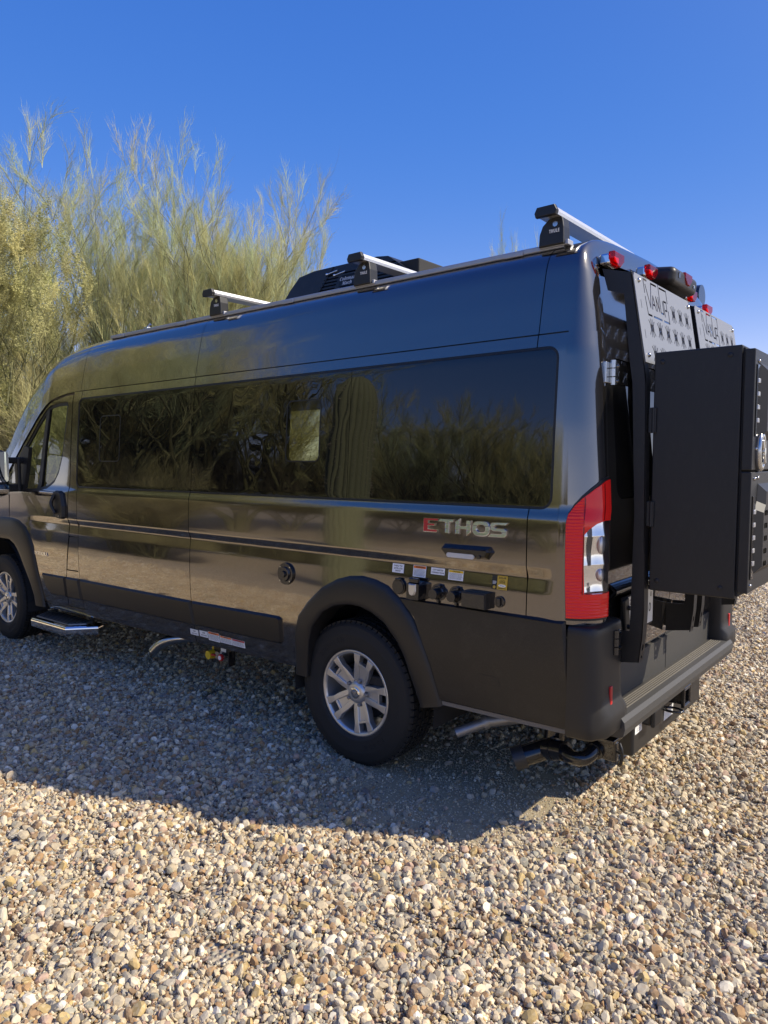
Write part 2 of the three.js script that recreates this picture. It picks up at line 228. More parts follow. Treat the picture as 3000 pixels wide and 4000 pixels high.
for (const s of [1, -1]) {
  const S = side(s), left = s > 0;
  // inner shell that closes the gaps between the panels
  const seen = left ? [roundRect(-0.475, 1.535, -0.215, 1.858, 0.04), roundRect(-0.72, 1.62, -0.58, 1.93, 0.02), roundRect(-1.10, 1.60, -0.86, 1.74, 0.02), DOORWIN] : windowsOf(-1);
  mk('side_frame', sheet([[-4.7, 0.5], [-3.9, 0.40], [1.13, 0.46], [1.13, 2.055], [-2.70, 2.05], [-2.904, 2.0465], [-3.086, 2.012], [-3.194, 1.97], [-3.341, 1.875], [-3.466, 1.769], [-3.569, 1.685], [-3.701, 1.567], [-3.95, 1.3], [-4.7, 1.0]], [openR, openF, ...seen], S, { off: -0.022, thick: 0.012, dv: 0.2, du: 0.3 }), M.frame, van);
  const fd = mk('front_door', sheet(DOOR, [DOORWIN, openF], S, { extra: KY }), M.paint, van);
  // door glass, its seal and the bar between the panes
  mk('door_glass', sheet(inset(DOORWIN, 0.012), [], S, { off: -0.014, thick: 0.004, walls: false }), M.pane, fd);
  mk('window_seal', [sheet(inset(DOORWIN, 0.001), [inset(DOORWIN, 0.024)], S, { off: -0.006, thick: 0.012 }), sheet([[-3.135, 1.972], [-3.185, 1.945], [-3.30, 1.30], [-3.245, 1.305]], [], S, { off: -0.004, thick: 0.02 })], M.trim, fd);
  if (left) {
    const handle = mk('door_handle', [...bevelled([[-2.985, 1.30], [-2.965, 1.318], [-2.88, 1.318], [-2.862, 1.30], [-2.832, 1.205], [-2.835, 1.125], [-2.85, 1.107], [-2.92, 1.107], [-2.94, 1.12], [-2.99, 1.227]], S, 0.022, 0.008), tube([[-2.945, 1.285, zS(-2.945, 1.285) + 0.026], [-2.955, 1.22, zS(-2.95, 1.22) + 0.045], [-2.925, 1.15, zS(-2.92, 1.15) + 0.03]], 0.013)], M.plastic, fd, 'black upright door handle');
    mk('key_lock', rod([-2.885, 1.128, zS(-2.885, 1.128) + 0.02], [-2.885, 1.128, zS(-2.885, 1.128) + 0.026], 0.008), M.steel, fd);
  }
  mk('front_fender', sheet([[-3.785, 1.262], [-3.785, 0.42], [-4.72, 0.5], [-4.78, 0.8], [-4.76, 1.02], [-4.5, 1.12], [-4.1, 1.21]], [openF], S, {}), M.paint, van);
  mk('pillar_panel', sheet([[-2.662, 0.45], [-2.662, 2.0465], [-2.776, 2.0465], [-2.778, 1.8], [-2.777, 1.377], [-2.79, 1.062], [-2.792, 0.986], [-2.666, 0.986], [-2.672, 0.726], [-2.846, 0.724], [-2.86, 0.668], [-2.885, 0.50], [-2.89, 0.445]], [...(left ? [WINHOLE] : [])], S, { extra: KY }), M.paint, van);
  mk('fuel_flap', sheet([[-2.792, 0.98], [-2.668, 0.978], [-2.676, 0.735], [-2.842, 0.731]], [], S, { off: -0.003 }), M.paint, van);
  const rows = left ? [[-2.657, -1.302], [-1.297, 0.9875]] : [[-2.657, -1.302], [-1.297, 0.9875]];
  rows.forEach(([a, b], k) => {
    const low = (x) => 0.43 + rake(x) + (x > -0.5 ? 0.02 : 0);
    mk('side_panel', sheet([[a, low(a)], [b, low(b)], [b, 2.0465], [a, 2.0465]], [openR, ...(left ? [WINHOLE] : k ? [] : [windowsOf(-1)[0]])], S, { extra: KY }), M.paint, van);
  });
  mk('rear_quarter_panel', sheet([[0.992, 0.47], [1.1205, 0.47], [1.1205, 2.0465], [0.992, 2.0465]], left ? [WINHOLE] : [], S, { extra: KY, walls: true }), M.paint, van);
  mk('sill', sheet([[-3.26, 0.378], [-0.42, 0.436], [-0.42, 0.462], [-2.86, 0.43], [-3.27, 0.42]], [], S, { off: -0.006, thick: 0.06 }), M.paint, van);
  // black sill trims
  for (const p of [[[-3.246, 0.664], [-2.878, 0.671], [-2.885, 0.507], [-3.126, 0.501], [-3.19, 0.54]], [[-2.862, 0.671], [-2.672, 0.675], [-2.660, 0.512], [-2.868, 0.507]], [[-2.652, 0.676], [-1.302, 0.686], [-1.282, 0.53], [-2.636, 0.512]], [[-1.288, 0.686], [-0.505, 0.701], [-0.482, 0.688], [-0.49, 0.555], [-0.51, 0.542], [-1.268, 0.532]]])
    mk('sill_trim', bevelled(p, S, 0.016, 0.012), M.trim, van);
  // flares of the wheel arches
  for (const A of [archR, archF]) {
    const g = new GB(), n = A.o.length, rows = [];
    for (let i = 0; i < n; i++) { const o = A.o[i], q = A.i[i], P = (t, off) => { const x = lerp(o[0], q[0], t), y = lerp(o[1], q[1], t); return [x, y, s * (zS(x, Math.max(0.45, y)) + off)]; };
      rows.push([P(0, 0.0), P(0.05, 0.012), P(0.18, 0.020), P(0.42, 0.025), P(0.75, 0.026), P(0.95, 0.022), P(1, 0.014), P(1.03, -0.10)]); }
    const nor = (i, k) => { const a = rows[Math.max(0, i - 1)][k], b = rows[Math.min(n - 1, i + 1)][k], c = rows[i][Math.max(0, k - 1)], d = rows[i][Math.min(7, k + 1)]; const v = V(b[0] - a[0], b[1] - a[1], b[2] - a[2]).cross(V(d[0] - c[0], d[1] - c[1], d[2] - c[2])).normalize(); return [v.x, v.y, v.z]; };
    for (let i = 0; i + 1 < n; i++) for (let k = 0; k < 7; k++) g.quad(rows[i][k], rows[i + 1][k], rows[i + 1][k + 1], rows[i][k + 1], [nor(i, k), nor(i + 1, k), nor(i + 1, k + 1), nor(i, k + 1)]);
    mk('wheel_arch_trim', g.geo(), M.plastic, van);
  }
  // rear lower cladding with its flap line
  const clad = mk('lower_cladding', [...bevelled([[0.335, 0.908], [1.166, 0.912], [1.20, 0.462], [0.545, 0.452], [0.50, 0.62], [0.42, 0.82]], S, 0.014, 0.010)], M.plastic, van);
  if (left) {
    const fr = roundRect(0.766, 0.588, 0.868, 0.628, 0.008, 3);
    mk('tow_cover', sheet(inset(fr, 0.0012), [], S, { off: 0.0152, thick: 0.002 }), M.plastic, clad);
    mk('tow_cover_gap', sheet(fr, [inset(fr, 0.0012)], S, { off: 0.0145, thick: 0.001, walls: false }), M.under, clad);
  }
  // wheel wells and mud guards
  for (const [cx, r] of [[0.05, 0.46], [-4.06, 0.50]]) {
    const g = new GB(); for (let i = 0; i < 20; i++) { const a = Math.PI * (i / 20) * 1.1 - 0.05 * Math.PI, b = Math.PI * ((i + 1) / 20) * 1.1 - 0.05 * Math.PI, f = (t, z) => [cx + r * Math.cos(t), 0.38 + r * Math.sin(t), s * z]; g.quad(f(a, 0.99), f(b, 0.99), f(b, 0.6), f(a, 0.6)); g.tri(f(a, 0.6), f(b, 0.6), [cx, 0.38, s * 0.6]); }
    mk('wheel_well', g.geo(), M.under, van);
  }
}
// big side glass in three panes with two small sliding sashes
const glassMap = (amp, fx, fy) => (x, y, o) => [x, y, zS(x, y) - ripple(x, y) + o + amp * (vnoise(x * fx, y * fy) + 0.5 * vnoise(x * fx * 2.3 + 9, y * fy * 2.1) - 0.75)];
const paneSpecs = [[-2.688, -1.3015, 0.00045, 3, 8, [-2.388, 1.535, -2.12, 1.857]], [-1.2985, -0.0185, 0.00050, 6, 5, [-0.472, 1.535, -0.216, 1.86]], [-0.0155, 1.084, 0.00018, 1.5, 1.5, null]];
for (const [a, b, amp, fx, fy, sash] of paneSpecs) {
  const box = [[a, 1.3], [b, 1.3], [b, 2.05], [a, 2.05]], map = glassMap(amp, fx, fy), cut = sash ? roundRect(...sash, 0.035) : null;
  const clipped = roundRect(Math.max(a, -2.688), 1.352, Math.min(b, 1.084), 1.992, 0.002, 1), round = a < -2.6 ? [[a, 1.397], [a + 0.045, 1.352], [b, 1.352], [b, 1.992], [a + 0.045, 1.992], [a, 1.947]] : b > 1 ? [[a, 1.352], [b - 0.045, 1.352], [b - 0.013, 1.365], [b, 1.397], [b, 1.947], [b - 0.013, 1.979], [b - 0.045, 1.992], [a, 1.992]] : clipped;
  const w = mk('side_window', sheet(round, cut ? [cut] : [], map, { off: -0.004, thick: 0.004, du: 0.03, dv: 0.03 }), M.glassDark, van, sash ? undefined : 'rearmost dark side window mirroring sky and brush');
  if (sash) {
    mk('sash_seal', sheet(cut, [inset(cut, 0.007)], map, { off: -0.003, thick: 0.004 }), M.trim, w);
    mk('sash_glass', sheet(inset(cut, 0.006), [], map, { off: -0.005, thick: 0.003, du: 0.03, dv: 0.03, walls: false }), a > -2 ? M.paneTint : M.glassDark, w);
  }
}
mk('window_seal', sheet(inset(WINHOLE, 0.001), [inset(WINHOLE, 0.011)], L, { off: -0.0015, thick: 0.012 }), M.trim, van);
mk('sliding_door_window', sheet(roundRect(-2.60, 1.352, -1.40, 1.992, 0.045), [], Rr, { off: -0.008, thick: 0.004, walls: false }), M.paneTint, van);

/* roof: the section from the left gutter over the top to the right gutter */
const gutter = [[-4.2, 1.14], [-4.0, 1.31], [-3.701, 1.574], [-3.569, 1.692], [-3.466, 1.776], [-3.341, 1.882], [-3.194, 1.977], [-3.086, 2.019], [-2.904, 2.044], [-2.70, 2.052], [2, 2.052]];
const ridge = [[-4.40, 1.30], [-4.2, 1.53], [-4.0, 1.80], [-3.7, 2.148], [-3.56, 2.24], [-3.38, 2.345], [-3.21, 2.417], [-3.08, 2.444], [-2.995, 2.456], [-2.82, 2.479], [-2.6, 2.492], [-2.3, 2.497], [2, 2.497]];
const smoothTab = (tab, x, w) => { let s = 0; for (let k = -4; k <= 4; k++) s += interp(tab, x + k * w / 4); return s / 9; };
const SEC = []; { const y0 = 2.052; for (let y = y0; y < 2.496; y += y > 2.44 ? 0.004 : y > 2.36 ? 0.008 : 0.02) SEC.push([profile(y) / profile(y0), (y - y0) / (2.497 - y0)]); for (const z of [0.12, 0.06, 0]) SEC.push([z, 1 - 0.03 * z * z]); }
const RAWN = SEC.length;
function section(t) { const f = clamp(t, 0, 1) * (RAWN - 1), i = Math.min(RAWN - 2, Math.floor(f)), g = f - i; return [lerp(SEC[i][0], SEC[i + 1][0], g), lerp(SEC[i][1], SEC[i + 1][1], g)]; }
function roofAt(x, t, s) { // t: 0 at the gutter, 1 at the ridge
  const yg = smoothTab(gutter, x, 0.05), h = smoothTab(ridge, x, 0.12), [zn, yn] = section(t), zg = zS(x, yg);
  return [x, yg + (h - yg) * yn, s * (zg * zn + 0.6 * ripple(x, yn * 2) * zn)]; }
function roofStrip(x0, x1, t0, t1, s, n, drop = 0) {
  const g = new GB(), m = Math.max(2, Math.ceil((t1 - t0) * (RAWN - 1) / 1)), P = (i, k) => { const p = roofAt(lerp(x0, x1, i / n), lerp(t0, t1, k / m), s); p[2] -= s * drop; return p; };
  const Nn = (i, k) => { const x = lerp(x0, x1, i / n), t = lerp(t0, t1, k / m), e = 0.01, a = roofAt(x + e, t, s), b = roofAt(x - e, t, s), c = roofAt(x, Math.min(1, t + 0.6 / RAWN), s), d = roofAt(x, Math.max(0, t - 0.6 / RAWN), s); const v = V(a[0] - b[0], a[1] - b[1], a[2] - b[2]).cross(V(c[0] - d[0], c[1] - d[1], c[2] - d[2])).normalize().multiplyScalar(s); return [v.x, v.y, v.z]; };
  for (let i = 0; i < n; i++) for (let k = 0; k < m; k++) g.quad(P(i, k), P(i + 1, k), P(i + 1, k + 1), P(i, k + 1), [Nn(i, k), Nn(i + 1, k), Nn(i + 1, k + 1), Nn(i, k + 1)]);
  for (let i = 0; i < n; i++) { const a = P(i, 0), b = P(i + 1, 0), w = (p) => [p[0], p[1] - 0.002, p[2] - s * 0.02]; g.quad(a, b, w(b), w(a)); }
  for (const e of [0, n]) for (let k = 0; k < m; k++) { const a = P(e, k), b = P(e, k + 1), w = (p) => [p[0], p[1] - 0.012, p[2] - s * 0.012]; g.quad(a, b, w(b), w(a)); }
  return g.geo();
}
for (const [a, b, n] of [[-2.690, -1.3095, 24], [-1.3055, 0.9885, 40], [0.9925, 1.121, 4]]) mk('roof_panel', [roofStrip(a, b, 0, 1, 1, n), roofStrip(a, b, 0, 1, -1, n)], M.paint, van);
mk('roof_fairing', [1, -1].flatMap((s) => [roofStrip(-3.30, -2.694, 0, 1, s, 24), roofStrip(-4.0, -3.30, 0, 0.12, s, 20)]), M.paint, van);
mk('windshield', [roofStrip(-4.28, -3.305, 0.125, 1, 1, 24), roofStrip(-4.28, -3.305, 0.125, 1, -1, 24)], M.pane, van);
mk('roof_liner', [1, -1].map((s) => roofStrip(-3.2, 1.1, 0.02, 1, s, 20, 0.03).translate(0, -0.03, 0)), M.frame, van);
// rear corners: map(s, y): s 0 on the side, 1 on the back
const XR = [[0.4, 1.262], [0.9, 1.270], [1.3, 1.270], [1.54, 1.25], [1.92, 1.225], [2.13, 1.20], [2.31, 1.168], [2.40, 1.145], [2.52, 1.12]];
const rearX = (y) => smoothTab(XR, y, 0.08);
const corner = (sg) => (u, y, o) => { const f = (u2, y2) => { const th = u2 * Math.PI / 2; return [1.12 + (rearX(y2) - 1.12) * Math.sin(th), y2, sg * (zS(1.12, y2) - 0.135 * (1 - Math.cos(th)))]; };
  const p = f(u, y); if (!o) return p; const e = 0.004, a = f(u + e, y), b = f(u - e, y), c = f(u, y + e), d = f(u, y - e), n = V(a[0] - b[0], a[1] - b[1], a[2] - b[2]).cross(V(c[0] - d[0], c[1] - d[1], c[2] - d[2])).normalize().multiplyScalar(sg); return [p[0] + n.x * o, p[1] + n.y * o, p[2] + n.z * o]; };
const LAMP = [[0.19, 0.917], [0.165, 1.05], [0.155, 1.2], [0.155, 1.30], [0.18, 1.335], [0.26, 1.372], [0.40, 1.406], [0.62, 1.442], [0.86, 1.472], [1.0, 1.478], [1.0, 0.917]];
const CLEARL = [[0.47, 1.022], [0.45, 1.12], [0.45, 1.255], [0.52, 1.275], [0.66, 1.296], [0.82, 1.306], [0.999, 1.308], [0.999, 1.022]];
const SIDEL = [[0.19, 0.92], [0.165, 1.05], [0.157, 1.2], [0.157, 1.30], [0.20, 1.338], [0.30, 1.378], [0.42, 1.405], [0.42, 1.0], [0.42, 0.92]];
for (const sg of [1, -1]) {
  const C = corner(sg);
  mk('rear_corner_panel', sheet([[0, 0.90], [0, 2.052], [1, 2.052], [1.06, 2.0], [1.06, 0.90]], [LAMP], C, { du: 0.07, dv: 0.05, thick: 0.02 }), M.paint, van);
  const t = mk('tail_light', sheet(inset(LAMP, 0.004), [], C, { off: -0.045, du: 0.06, dv: 0.05, walls: false }), M.white, van, 'tall red and clear tail light');
  mk('lamp_gasket', sheet(LAMP, [inset(LAMP, 0.010)], C, { off: 0.008, thick: 0.05, du: 0.06 }), M.trim, t);
  const inL = inset(LAMP, 0.010);
  mk('red_lens', sheet(inL, [CLEARL], (u, y, o) => C(u, y, o + (u < 0.42 || y < 1.0 ? 0.0010 * Math.sin(y * 520) : 0)), { off: 0.014, thick: 0.03, du: 0.05, dv: 0.0035 }), M.red, t);
  mk('clear_lens', sheet(inset(CLEARL, 0.003), [], C, { off: 0.013, thick: 0.004, du: 0.05, dv: 0.04 }), M.clear, t);
  mk('reflector', sheet(inset(CLEARL, 0.004), [], (u, y, o) => C(u, y, o - 0.006 * Math.abs(Math.sin((y - 1.02) * 28)) - 0.016 * Math.sin(clamp((u - 0.45) / 0.55, 0, 1) * Math.PI)), { off: -0.006, du: 0.03, dv: 0.006, walls: false }), M.chrome, t);
  for (const y of [1.21, 1.09]) { const p = C(0.94, y, -0.016), q = C(0.86, y, 0.004); const bl = new THREE.SphereGeometry(0.022, 14, 10).scale(0.5, y > 1.1 ? 1.7 : 1.2, 1).translate(...p); mk('bulb_cover', bl, M.alu, t); }
  for (const [u0, u1] of [[0.43, 0.445], [0.80, 0.812]]) mk('lens_rib', sheet([[u0, u0 > 0.6 ? 1.31 : 1.02], [u1, u0 > 0.6 ? 1.31 : 1.02], [u1, u0 > 0.6 ? 1.452 : 1.40], [u0, u0 > 0.6 ? 1.448 : 1.395]], [], C, { off: 0.0155, thick: 0.004 }), M.redDeep, t);
}
// roof corner that rolls over to the back
{
  const g = new GB(), nT = 90, nA = 10;
  const P = (t, a) => { const s = t <= 1 ? 1 : -1, tt = t <= 1 ? t : 2 - t, p = roofAt(1.121, tt, s), q1 = roofAt(1.121, Math.min(1, tt + 0.01), s), q0 = roofAt(1.121, Math.max(0, tt - 0.01), s); let n = V(0, -(q1[2] - q0[2]), q1[1] - q0[1]).normalize(); if (n.y < 0) n.negate(); if (s * n.z < 0 && tt < 0.9) n.z *= -1;
    const th = a * Math.PI / 2, r = lerp(0.135, 0.10, smooth(0, 0.9, tt)) * (1 - Math.cos(th)); return [1.121 + (rearX(Math.min(p[1], 2.5)) - 1.121 + 0.02 * tt) * Math.sin(th), p[1] - n.y * r, p[2] - n.z * r]; };
  const Nn = (t, a) => { const e = 0.008, b = P(Math.min(2, t + e), a), c = P(Math.max(0, t - e), a), d = P(t, a + e), f = P(t, Math.max(0, a - e)); const v = V(d[0] - f[0], d[1] - f[1], d[2] - f[2]).cross(V(b[0] - c[0], b[1] - c[1], b[2] - c[2])).normalize(); return [v.x, v.y, v.z]; };
  for (let i = 0; i < 2 * nT; i++) for (let k = 0; k < nA; k++) { const q = [[i / nT, k / nA], [(i + 1) / nT, k / nA], [(i + 1) / nT, (k + 1) / nA], [i / nT, (k + 1) / nA]]; g.quad(...q.map((w) => P(...w)), q.map((w) => Nn(...w))); }
  mk('roof_rear_edge', g.geo(), M.paint, van);
}
/* ---------- back of the van ---------- */
const DX = [[0.45, 1.20], [0.66, 1.205], [0.672, 1.225], [0.9, 1.236], [1.25, 1.24], [1.54, 1.225], [1.92, 1.198], [2.13, 1.172], [2.31, 1.14], [2.42, 1.11]];
const doorX = (y) => smoothTab(DX, y, 0.012);
const back = (z, y, o) => [doorX(y) + o + 0.6 * ripple(z, y), y, z];
for (const s of [1, -1]) {
  const R = (a, b) => s > 0 ? [a, b] : [-b, -a];
  const [a, b] = R(0.003, 0.80);
  const win = roundRect(...(s > 0 ? [0.12, 1.38] : [-0.70, 1.38]), ...(s > 0 ? [0.70, 1.97] : [-0.12, 1.97]), 0.06);
  const d = mk('rear_door', sheet([[a, 0.505], [b, 0.505], [b, 2.30], [a, 2.36]], [win], back, { thick: 0.03, dv: 0.05 }), M.paint, van);
  mk('rear_window', sheet(inset(win, 0.004), [], back, { off: -0.004, thick: 0.006, walls: false }), M.glassDark, d);
  const [e, f] = R(0.004, 0.795);
  mk('door_cladding', sheet([[e, 0.508], [f, 0.508], [f, 0.668], [e, 0.668]], [], (z, y, o) => [1.212 + o, y, z], { off: 0.012, thick: 0.03 }), M.worn, d);
  mk('door_ledge', sheet([[e, 0.97], [f - 0.02 * s, 0.97], [f - 0.02 * s, 1.035], [e, 1.035]], [], (z, y, o) => [doorX(y) + o + 0.03 * Math.sin((y - 0.97) / 0.065 * Math.PI), y, z], { off: 0.004, dv: 0.008 }), M.gloss, d);
  // hinges
  for (const [hy, hx, hz] of [[0.815, 1.285, 0.845], [1.892, 1.232, 0.80]]) {
    const g = []; for (const dy of [-0.034, 0, 0.034]) g.push(rod([hx + 0.012, hy + dy - 0.015, s * hz], [hx + 0.012, hy + dy + 0.015, s * hz], 0.014)); g.push(rbox(0.016, 0.09, 0.055, hx + 0.004, hy, s * (hz - 0.032)), rbox(0.02, 0.085, 0.04, hx - 0.006, hy, s * (hz + 0.026)));
    for (const [py, pz] of [[0.03, -0.045], [-0.03, -0.045]]) g.push(rod([hx + 0.01, hy + py, s * (hz + pz)], [hx + 0.02, hy + py, s * (hz + pz)], 0.007, 0.007, 6));
    mk('hinge', g, hy > 1 ? M.steel : M.gloss, d);
  }
  // bumper corner that wraps from the side to the back
  const PATH = [[1.176, 1.034], [1.225, 1.036], [1.262, 1.032], [1.283, 1.018], [1.295, 0.992], [1.299, 0.95], [1.300, 0.88], [1.300, 0.80], [1.296, 0.765], [1.28, 0.752], [1.24, 0.750], [1.20, 0.750]];
  const ROW = [[0.448, -0.035], [0.452, -0.012], [0.464, 0], [0.50, 0.002], [0.545, 0], [0.575, -0.002], [0.62, -0.004], [0.75, -0.005], [0.86, -0.006], [0.885, -0.008], [0.898, -0.016], [0.902, -0.05]];
  const g = new GB(), P = (i, k) => { const [x, z] = PATH[i], [y, o] = ROW[k], a = PATH[Math.max(0, i - 1)], c = PATH[Math.min(PATH.length - 1, i + 1)], l = Math.hypot(c[0] - a[0], c[1] - a[1]) || 1, n = [-(c[1] - a[1]) / l, (c[0] - a[0]) / l]; const low = i > 4 && i < 9 ? 0.022 * smooth(0.585, 0.545, y) : 0; return [x + n[0] * o + low, y, s * (z + n[1] * o)]; };
  const Nn = (i, k) => { const a = P(Math.max(0, i - 1), k), b = P(Math.min(PATH.length - 1, i + 1), k), c = P(i, Math.max(0, k - 1)), e = P(i, Math.min(ROW.length - 1, k + 1)); const v = V(b[0] - a[0], b[1] - a[1], b[2] - a[2]).cross(V(e[0] - c[0], e[1] - c[1], e[2] - c[2])).normalize().multiplyScalar(s); return [v.x, v.y, v.z]; };
  for (let i = 0; i + 1 < PATH.length; i++) for (let k = 0; k + 1 < ROW.length; k++) g.quad(P(i, k), P(i + 1, k), P(i + 1, k + 1), P(i, k + 1), [Nn(i, k), Nn(i + 1, k), Nn(i + 1, k + 1), Nn(i, k + 1)]);
  const bc = mk('bumper_corner', g.geo(), M.plastic, van);
  mk('reflector', rbox(0.012, 0.085, 0.022, 1.297, 0.603, s * 0.885, 0.004), M.redPlastic, bc);
}
// bumper with its ribbed tread
{
  const sh = new THREE.Shape(); [[1.17, 0.503], [1.29, 0.508], [1.322, 0.503], [1.334, 0.488], [1.337, 0.46], [1.330, 0.432], [1.315, 0.424], [1.17, 0.424]].forEach(([x, y], i) => i ? sh.lineTo(x, y) : sh.moveTo(x, y));
  const bar = new THREE.ExtrudeGeometry(sh, { depth: 1.66, bevelEnabled: true, bevelSize: 0.003, bevelThickness: 0.003, bevelSegments: 2 }).translate(0, 0, -0.83);
  const b = mk('bumper_step', [bar], M.worn, van, 'dusty ribbed bumper step');
  for (const x of [1.248, 1.260, 1.272, 1.284, 1.296]) mk('tread_rib', rbox(0.0065, 0.009, 1.44, x, 0.5095, 0, 0.002), M.dusty, b);
  mk('dust_layer', rbox(0.052, 0.002, 1.5, 1.218, 0.5058, 0, 0.0008), M.dusty, b);
  const lip = new THREE.Shape(); [[1.18, 0.445], [1.328, 0.43], [1.318, 0.418], [1.18, 0.418]].forEach(([x, y], i) => i ? lip.lineTo(x, y) : lip.moveTo(x, y));
  mk('bumper_underside', new THREE.ExtrudeGeometry(lip, { depth: 1.6, bevelEnabled: false }).translate(0, 0, -0.8), M.plastic, b);
}
// tow hitch
{
  const h = mk('hitch_guard', [rbox(0.16, 0.205, 1.012, 1.175, 0.3175, 0, 0.018), rbox(0.10, 0.05, 1.02, 1.17, 0.395, 0, 0.006)], phy([0.022, 0.022, 0.022], { roughness: 0.32 }), van);
  mk('receiver', [rbox(0.09, 0.075, 0.006, 1.29, 0.385, 0.034), rbox(0.09, 0.075, 0.006, 1.29, 0.385, -0.034), rbox(0.09, 0.006, 0.074, 1.29, 0.42, 0), rbox(0.09, 0.006, 0.074, 1.29, 0.35, 0), rbox(0.018, 0.10, 0.012, 1.328, 0.385, 0.047), rbox(0.018, 0.10, 0.012, 1.328, 0.385, -0.047), rbox(0.018, 0.014, 0.09, 1.328, 0.43, 0), rbox(0.018, 0.014, 0.09, 1.328, 0.34, 0)], M.gloss, h);
  const ring = new THREE.TorusGeometry(0.032, 0.008, 8, 20).rotateX(Math.PI / 2).scale(1.3, 0.8, 1).translate(1.295, 0.33, 0.085);
  mk('chain_loop', ring, M.gloss, h);
  mk('socket', [rbox(0.05, 0.07, 0.085, 1.275, 0.372, 0.36, 0.014), rbox(0.02, 0.082, 0.095, 1.305, 0.375, 0.362, 0.012), rod([1.302, 0.42, 0.32], [1.302, 0.42, 0.40], 0.008)], M.trim, h);
  const notes = canvasTex(128, 160, (c, w, hh) => { c.fillStyle = '#f2f2ee'; c.fillRect(0, 0, w, hh); c.fillStyle = '#222'; c.fillRect(0, 78, w, 3); c.font = 'bold 17px sans-serif'; c.textAlign = 'center'; c.fillText('NOT FOR', 64, 26); c.fillText('TOWING USE', 64, 52); c.fillText('DO NOT', 64, 112); c.fillText('TOW, SEE', 64, 138); });
  const pl = (w, hh, tex) => { const g = new THREE.PlaneGeometry(w, hh).rotateY(Math.PI / 2); return [g, std([1, 1, 1], { map: tex, roughness: 0.4 })]; };
  let [g, m] = pl(0.085, 0.06, notes); mk('sticker', g.translate(1.2565, 0.345, 0.445), m, h);
  const tri = new THREE.Shape(); [[0.09, 0.282], [0.095, 0.335], [-0.05, 0.335], [-0.06, 0.315]].forEach(([z, y], i) => i ? tri.lineTo(z, y) : tri.moveTo(z, y)); const tg = new GB(); tg.quad([1.2568, 0.27, 0.10], [1.2568, 0.325, 0.095], [1.2568, 0.325, -0.04], [1.2568, 0.27, -0.03]);
  mk('sticker', tg.geo(), M.white, h);
}
// licence plate on its tilted bracket
{
  const p = mk('plate_bracket', [rbox(0.012, 0.17, 0.36, 1.262, 0.885, 0.52, 0.006), rbox(0.02, 0.165, 0.055, 1.272, 0.885, 0.675, 0.01, [0.16, 0, 0])], M.plastic, van);
  const tex = canvasTex(256, 128, (c, w, h) => { c.fillStyle = '#e9e9e4'; c.fillRect(0, 0, w, h); c.fillStyle = '#1d1d22'; c.font = 'bold 26px sans-serif'; c.fillText('20', 12, 30); c.fillText('0', 226, 30); c.font = 'bold 46px sans-serif'; c.fillText('0', 210, 86); });
  mk('licence_plate', new THREE.BoxGeometry(0.002, 0.152, 0.30).translate(1.272, 0.89, 0.50), std([1, 1, 1], { map: tex, roughness: 0.4 }), p);
  for (const y of [0.845, 0.925]) mk('bolt', rod([1.28, y, 0.672], [1.292, y, 0.672], 0.011, 0.009, 12), M.trim, p);
}
// steel rack: four posts bolted to the doors
const RACK = [[1.175, 2.318], [1.295, 2.284], [1.351, 1.944], [1.364, 1.858], [1.372, 1.326], [1.378, 0.935], [1.374, 0.83], [1.362, 0.726], [1.235, 0.706], [1.235, 0.846], [1.322, 0.849], [1.324, 0.937], [1.330, 1.324], [1.310, 1.85], [1.298, 1.93], [1.267, 2.204], [1.20, 2.228]];
for (const [z, fl] of [[0.763, -1], [0.045, 1], [-0.045, -1], [-0.763, 1]]) {
  const holes = [roundRect(1.338, 0.775, 1.352, 0.80, 0.006, 2)];
  const post = mk('rack_post', sheet(RACK, [], (x, y, o) => [x, y, z + (fl < 0 ? 0 : 0) + o], { thick: 0.004, du: 1, dv: 1, back: true }), M.powder, van);
  const edge = [[2.284, 1.295], [1.944, 1.351], [1.858, 1.364], [1.326, 1.372], [0.935, 1.378], [0.83, 1.374], [0.726, 1.362]], g = new GB(), w = 0.045;
  const xs = (y) => interp(edge.slice().reverse(), y);
  const poly = [[0, 0.726], [w, 0.726], [w, 2.284], [0, 2.284]], hl = [roundRect(0.014, 0.772, 0.030, 0.80, 0.007, 3), circle(0.022, 0.745, 0.007, 10), circle(0.022, 1.03, 0.004, 8)];
  mk('post_flange', sheet(poly, hl, (a, y, o) => [xs(y) + o + 0.001, y, z + fl * a - (fl < 0 ? 0 : 0.004)], { thick: 0.004, back: true, extra: [0.83, 0.935, 1.326, 1.858, 1.944] }), M.powder, post);
}
// perforated panels with cut-out logo strokes
const stroke = (a, b, w) => { const dx = b[0] - a[0], dy = b[1] - a[1], l = Math.hypot(dx, dy), nx = -dy / l * w / 2, ny = dx / l * w / 2, ex = dx / l * w * 0.3, ey = dy / l * w * 0.3; return [[a[0] + nx - ex, a[1] + ny - ey], [b[0] + nx + ex, b[1] + ny + ey], [b[0] - nx + ex, b[1] - ny + ey], [a[0] - nx - ex, a[1] - ny - ey]]; };
function burst(x, y, k) { const r = []; r.push([[x - 0.020 * k, y - 0.014 * k], [x + 0.020 * k, y - 0.014 * k], [x + 0.020 * k, y + 0.014 * k], [x - 0.020 * k, y + 0.014 * k]]); for (const [dx, dy] of [[0.010, 0.036], [-0.010, 0.036], [0.031, 0.029], [-0.031, 0.029], [0.010, -0.036], [-0.010, -0.036], [0.031, -0.029], [-0.031, -0.029]]) r.push(stroke([x + dx * 0.25 * k, y + dy * 0.1 * k], [x + dx * k, y + dy * k], 0.0066 * k)); return r; }
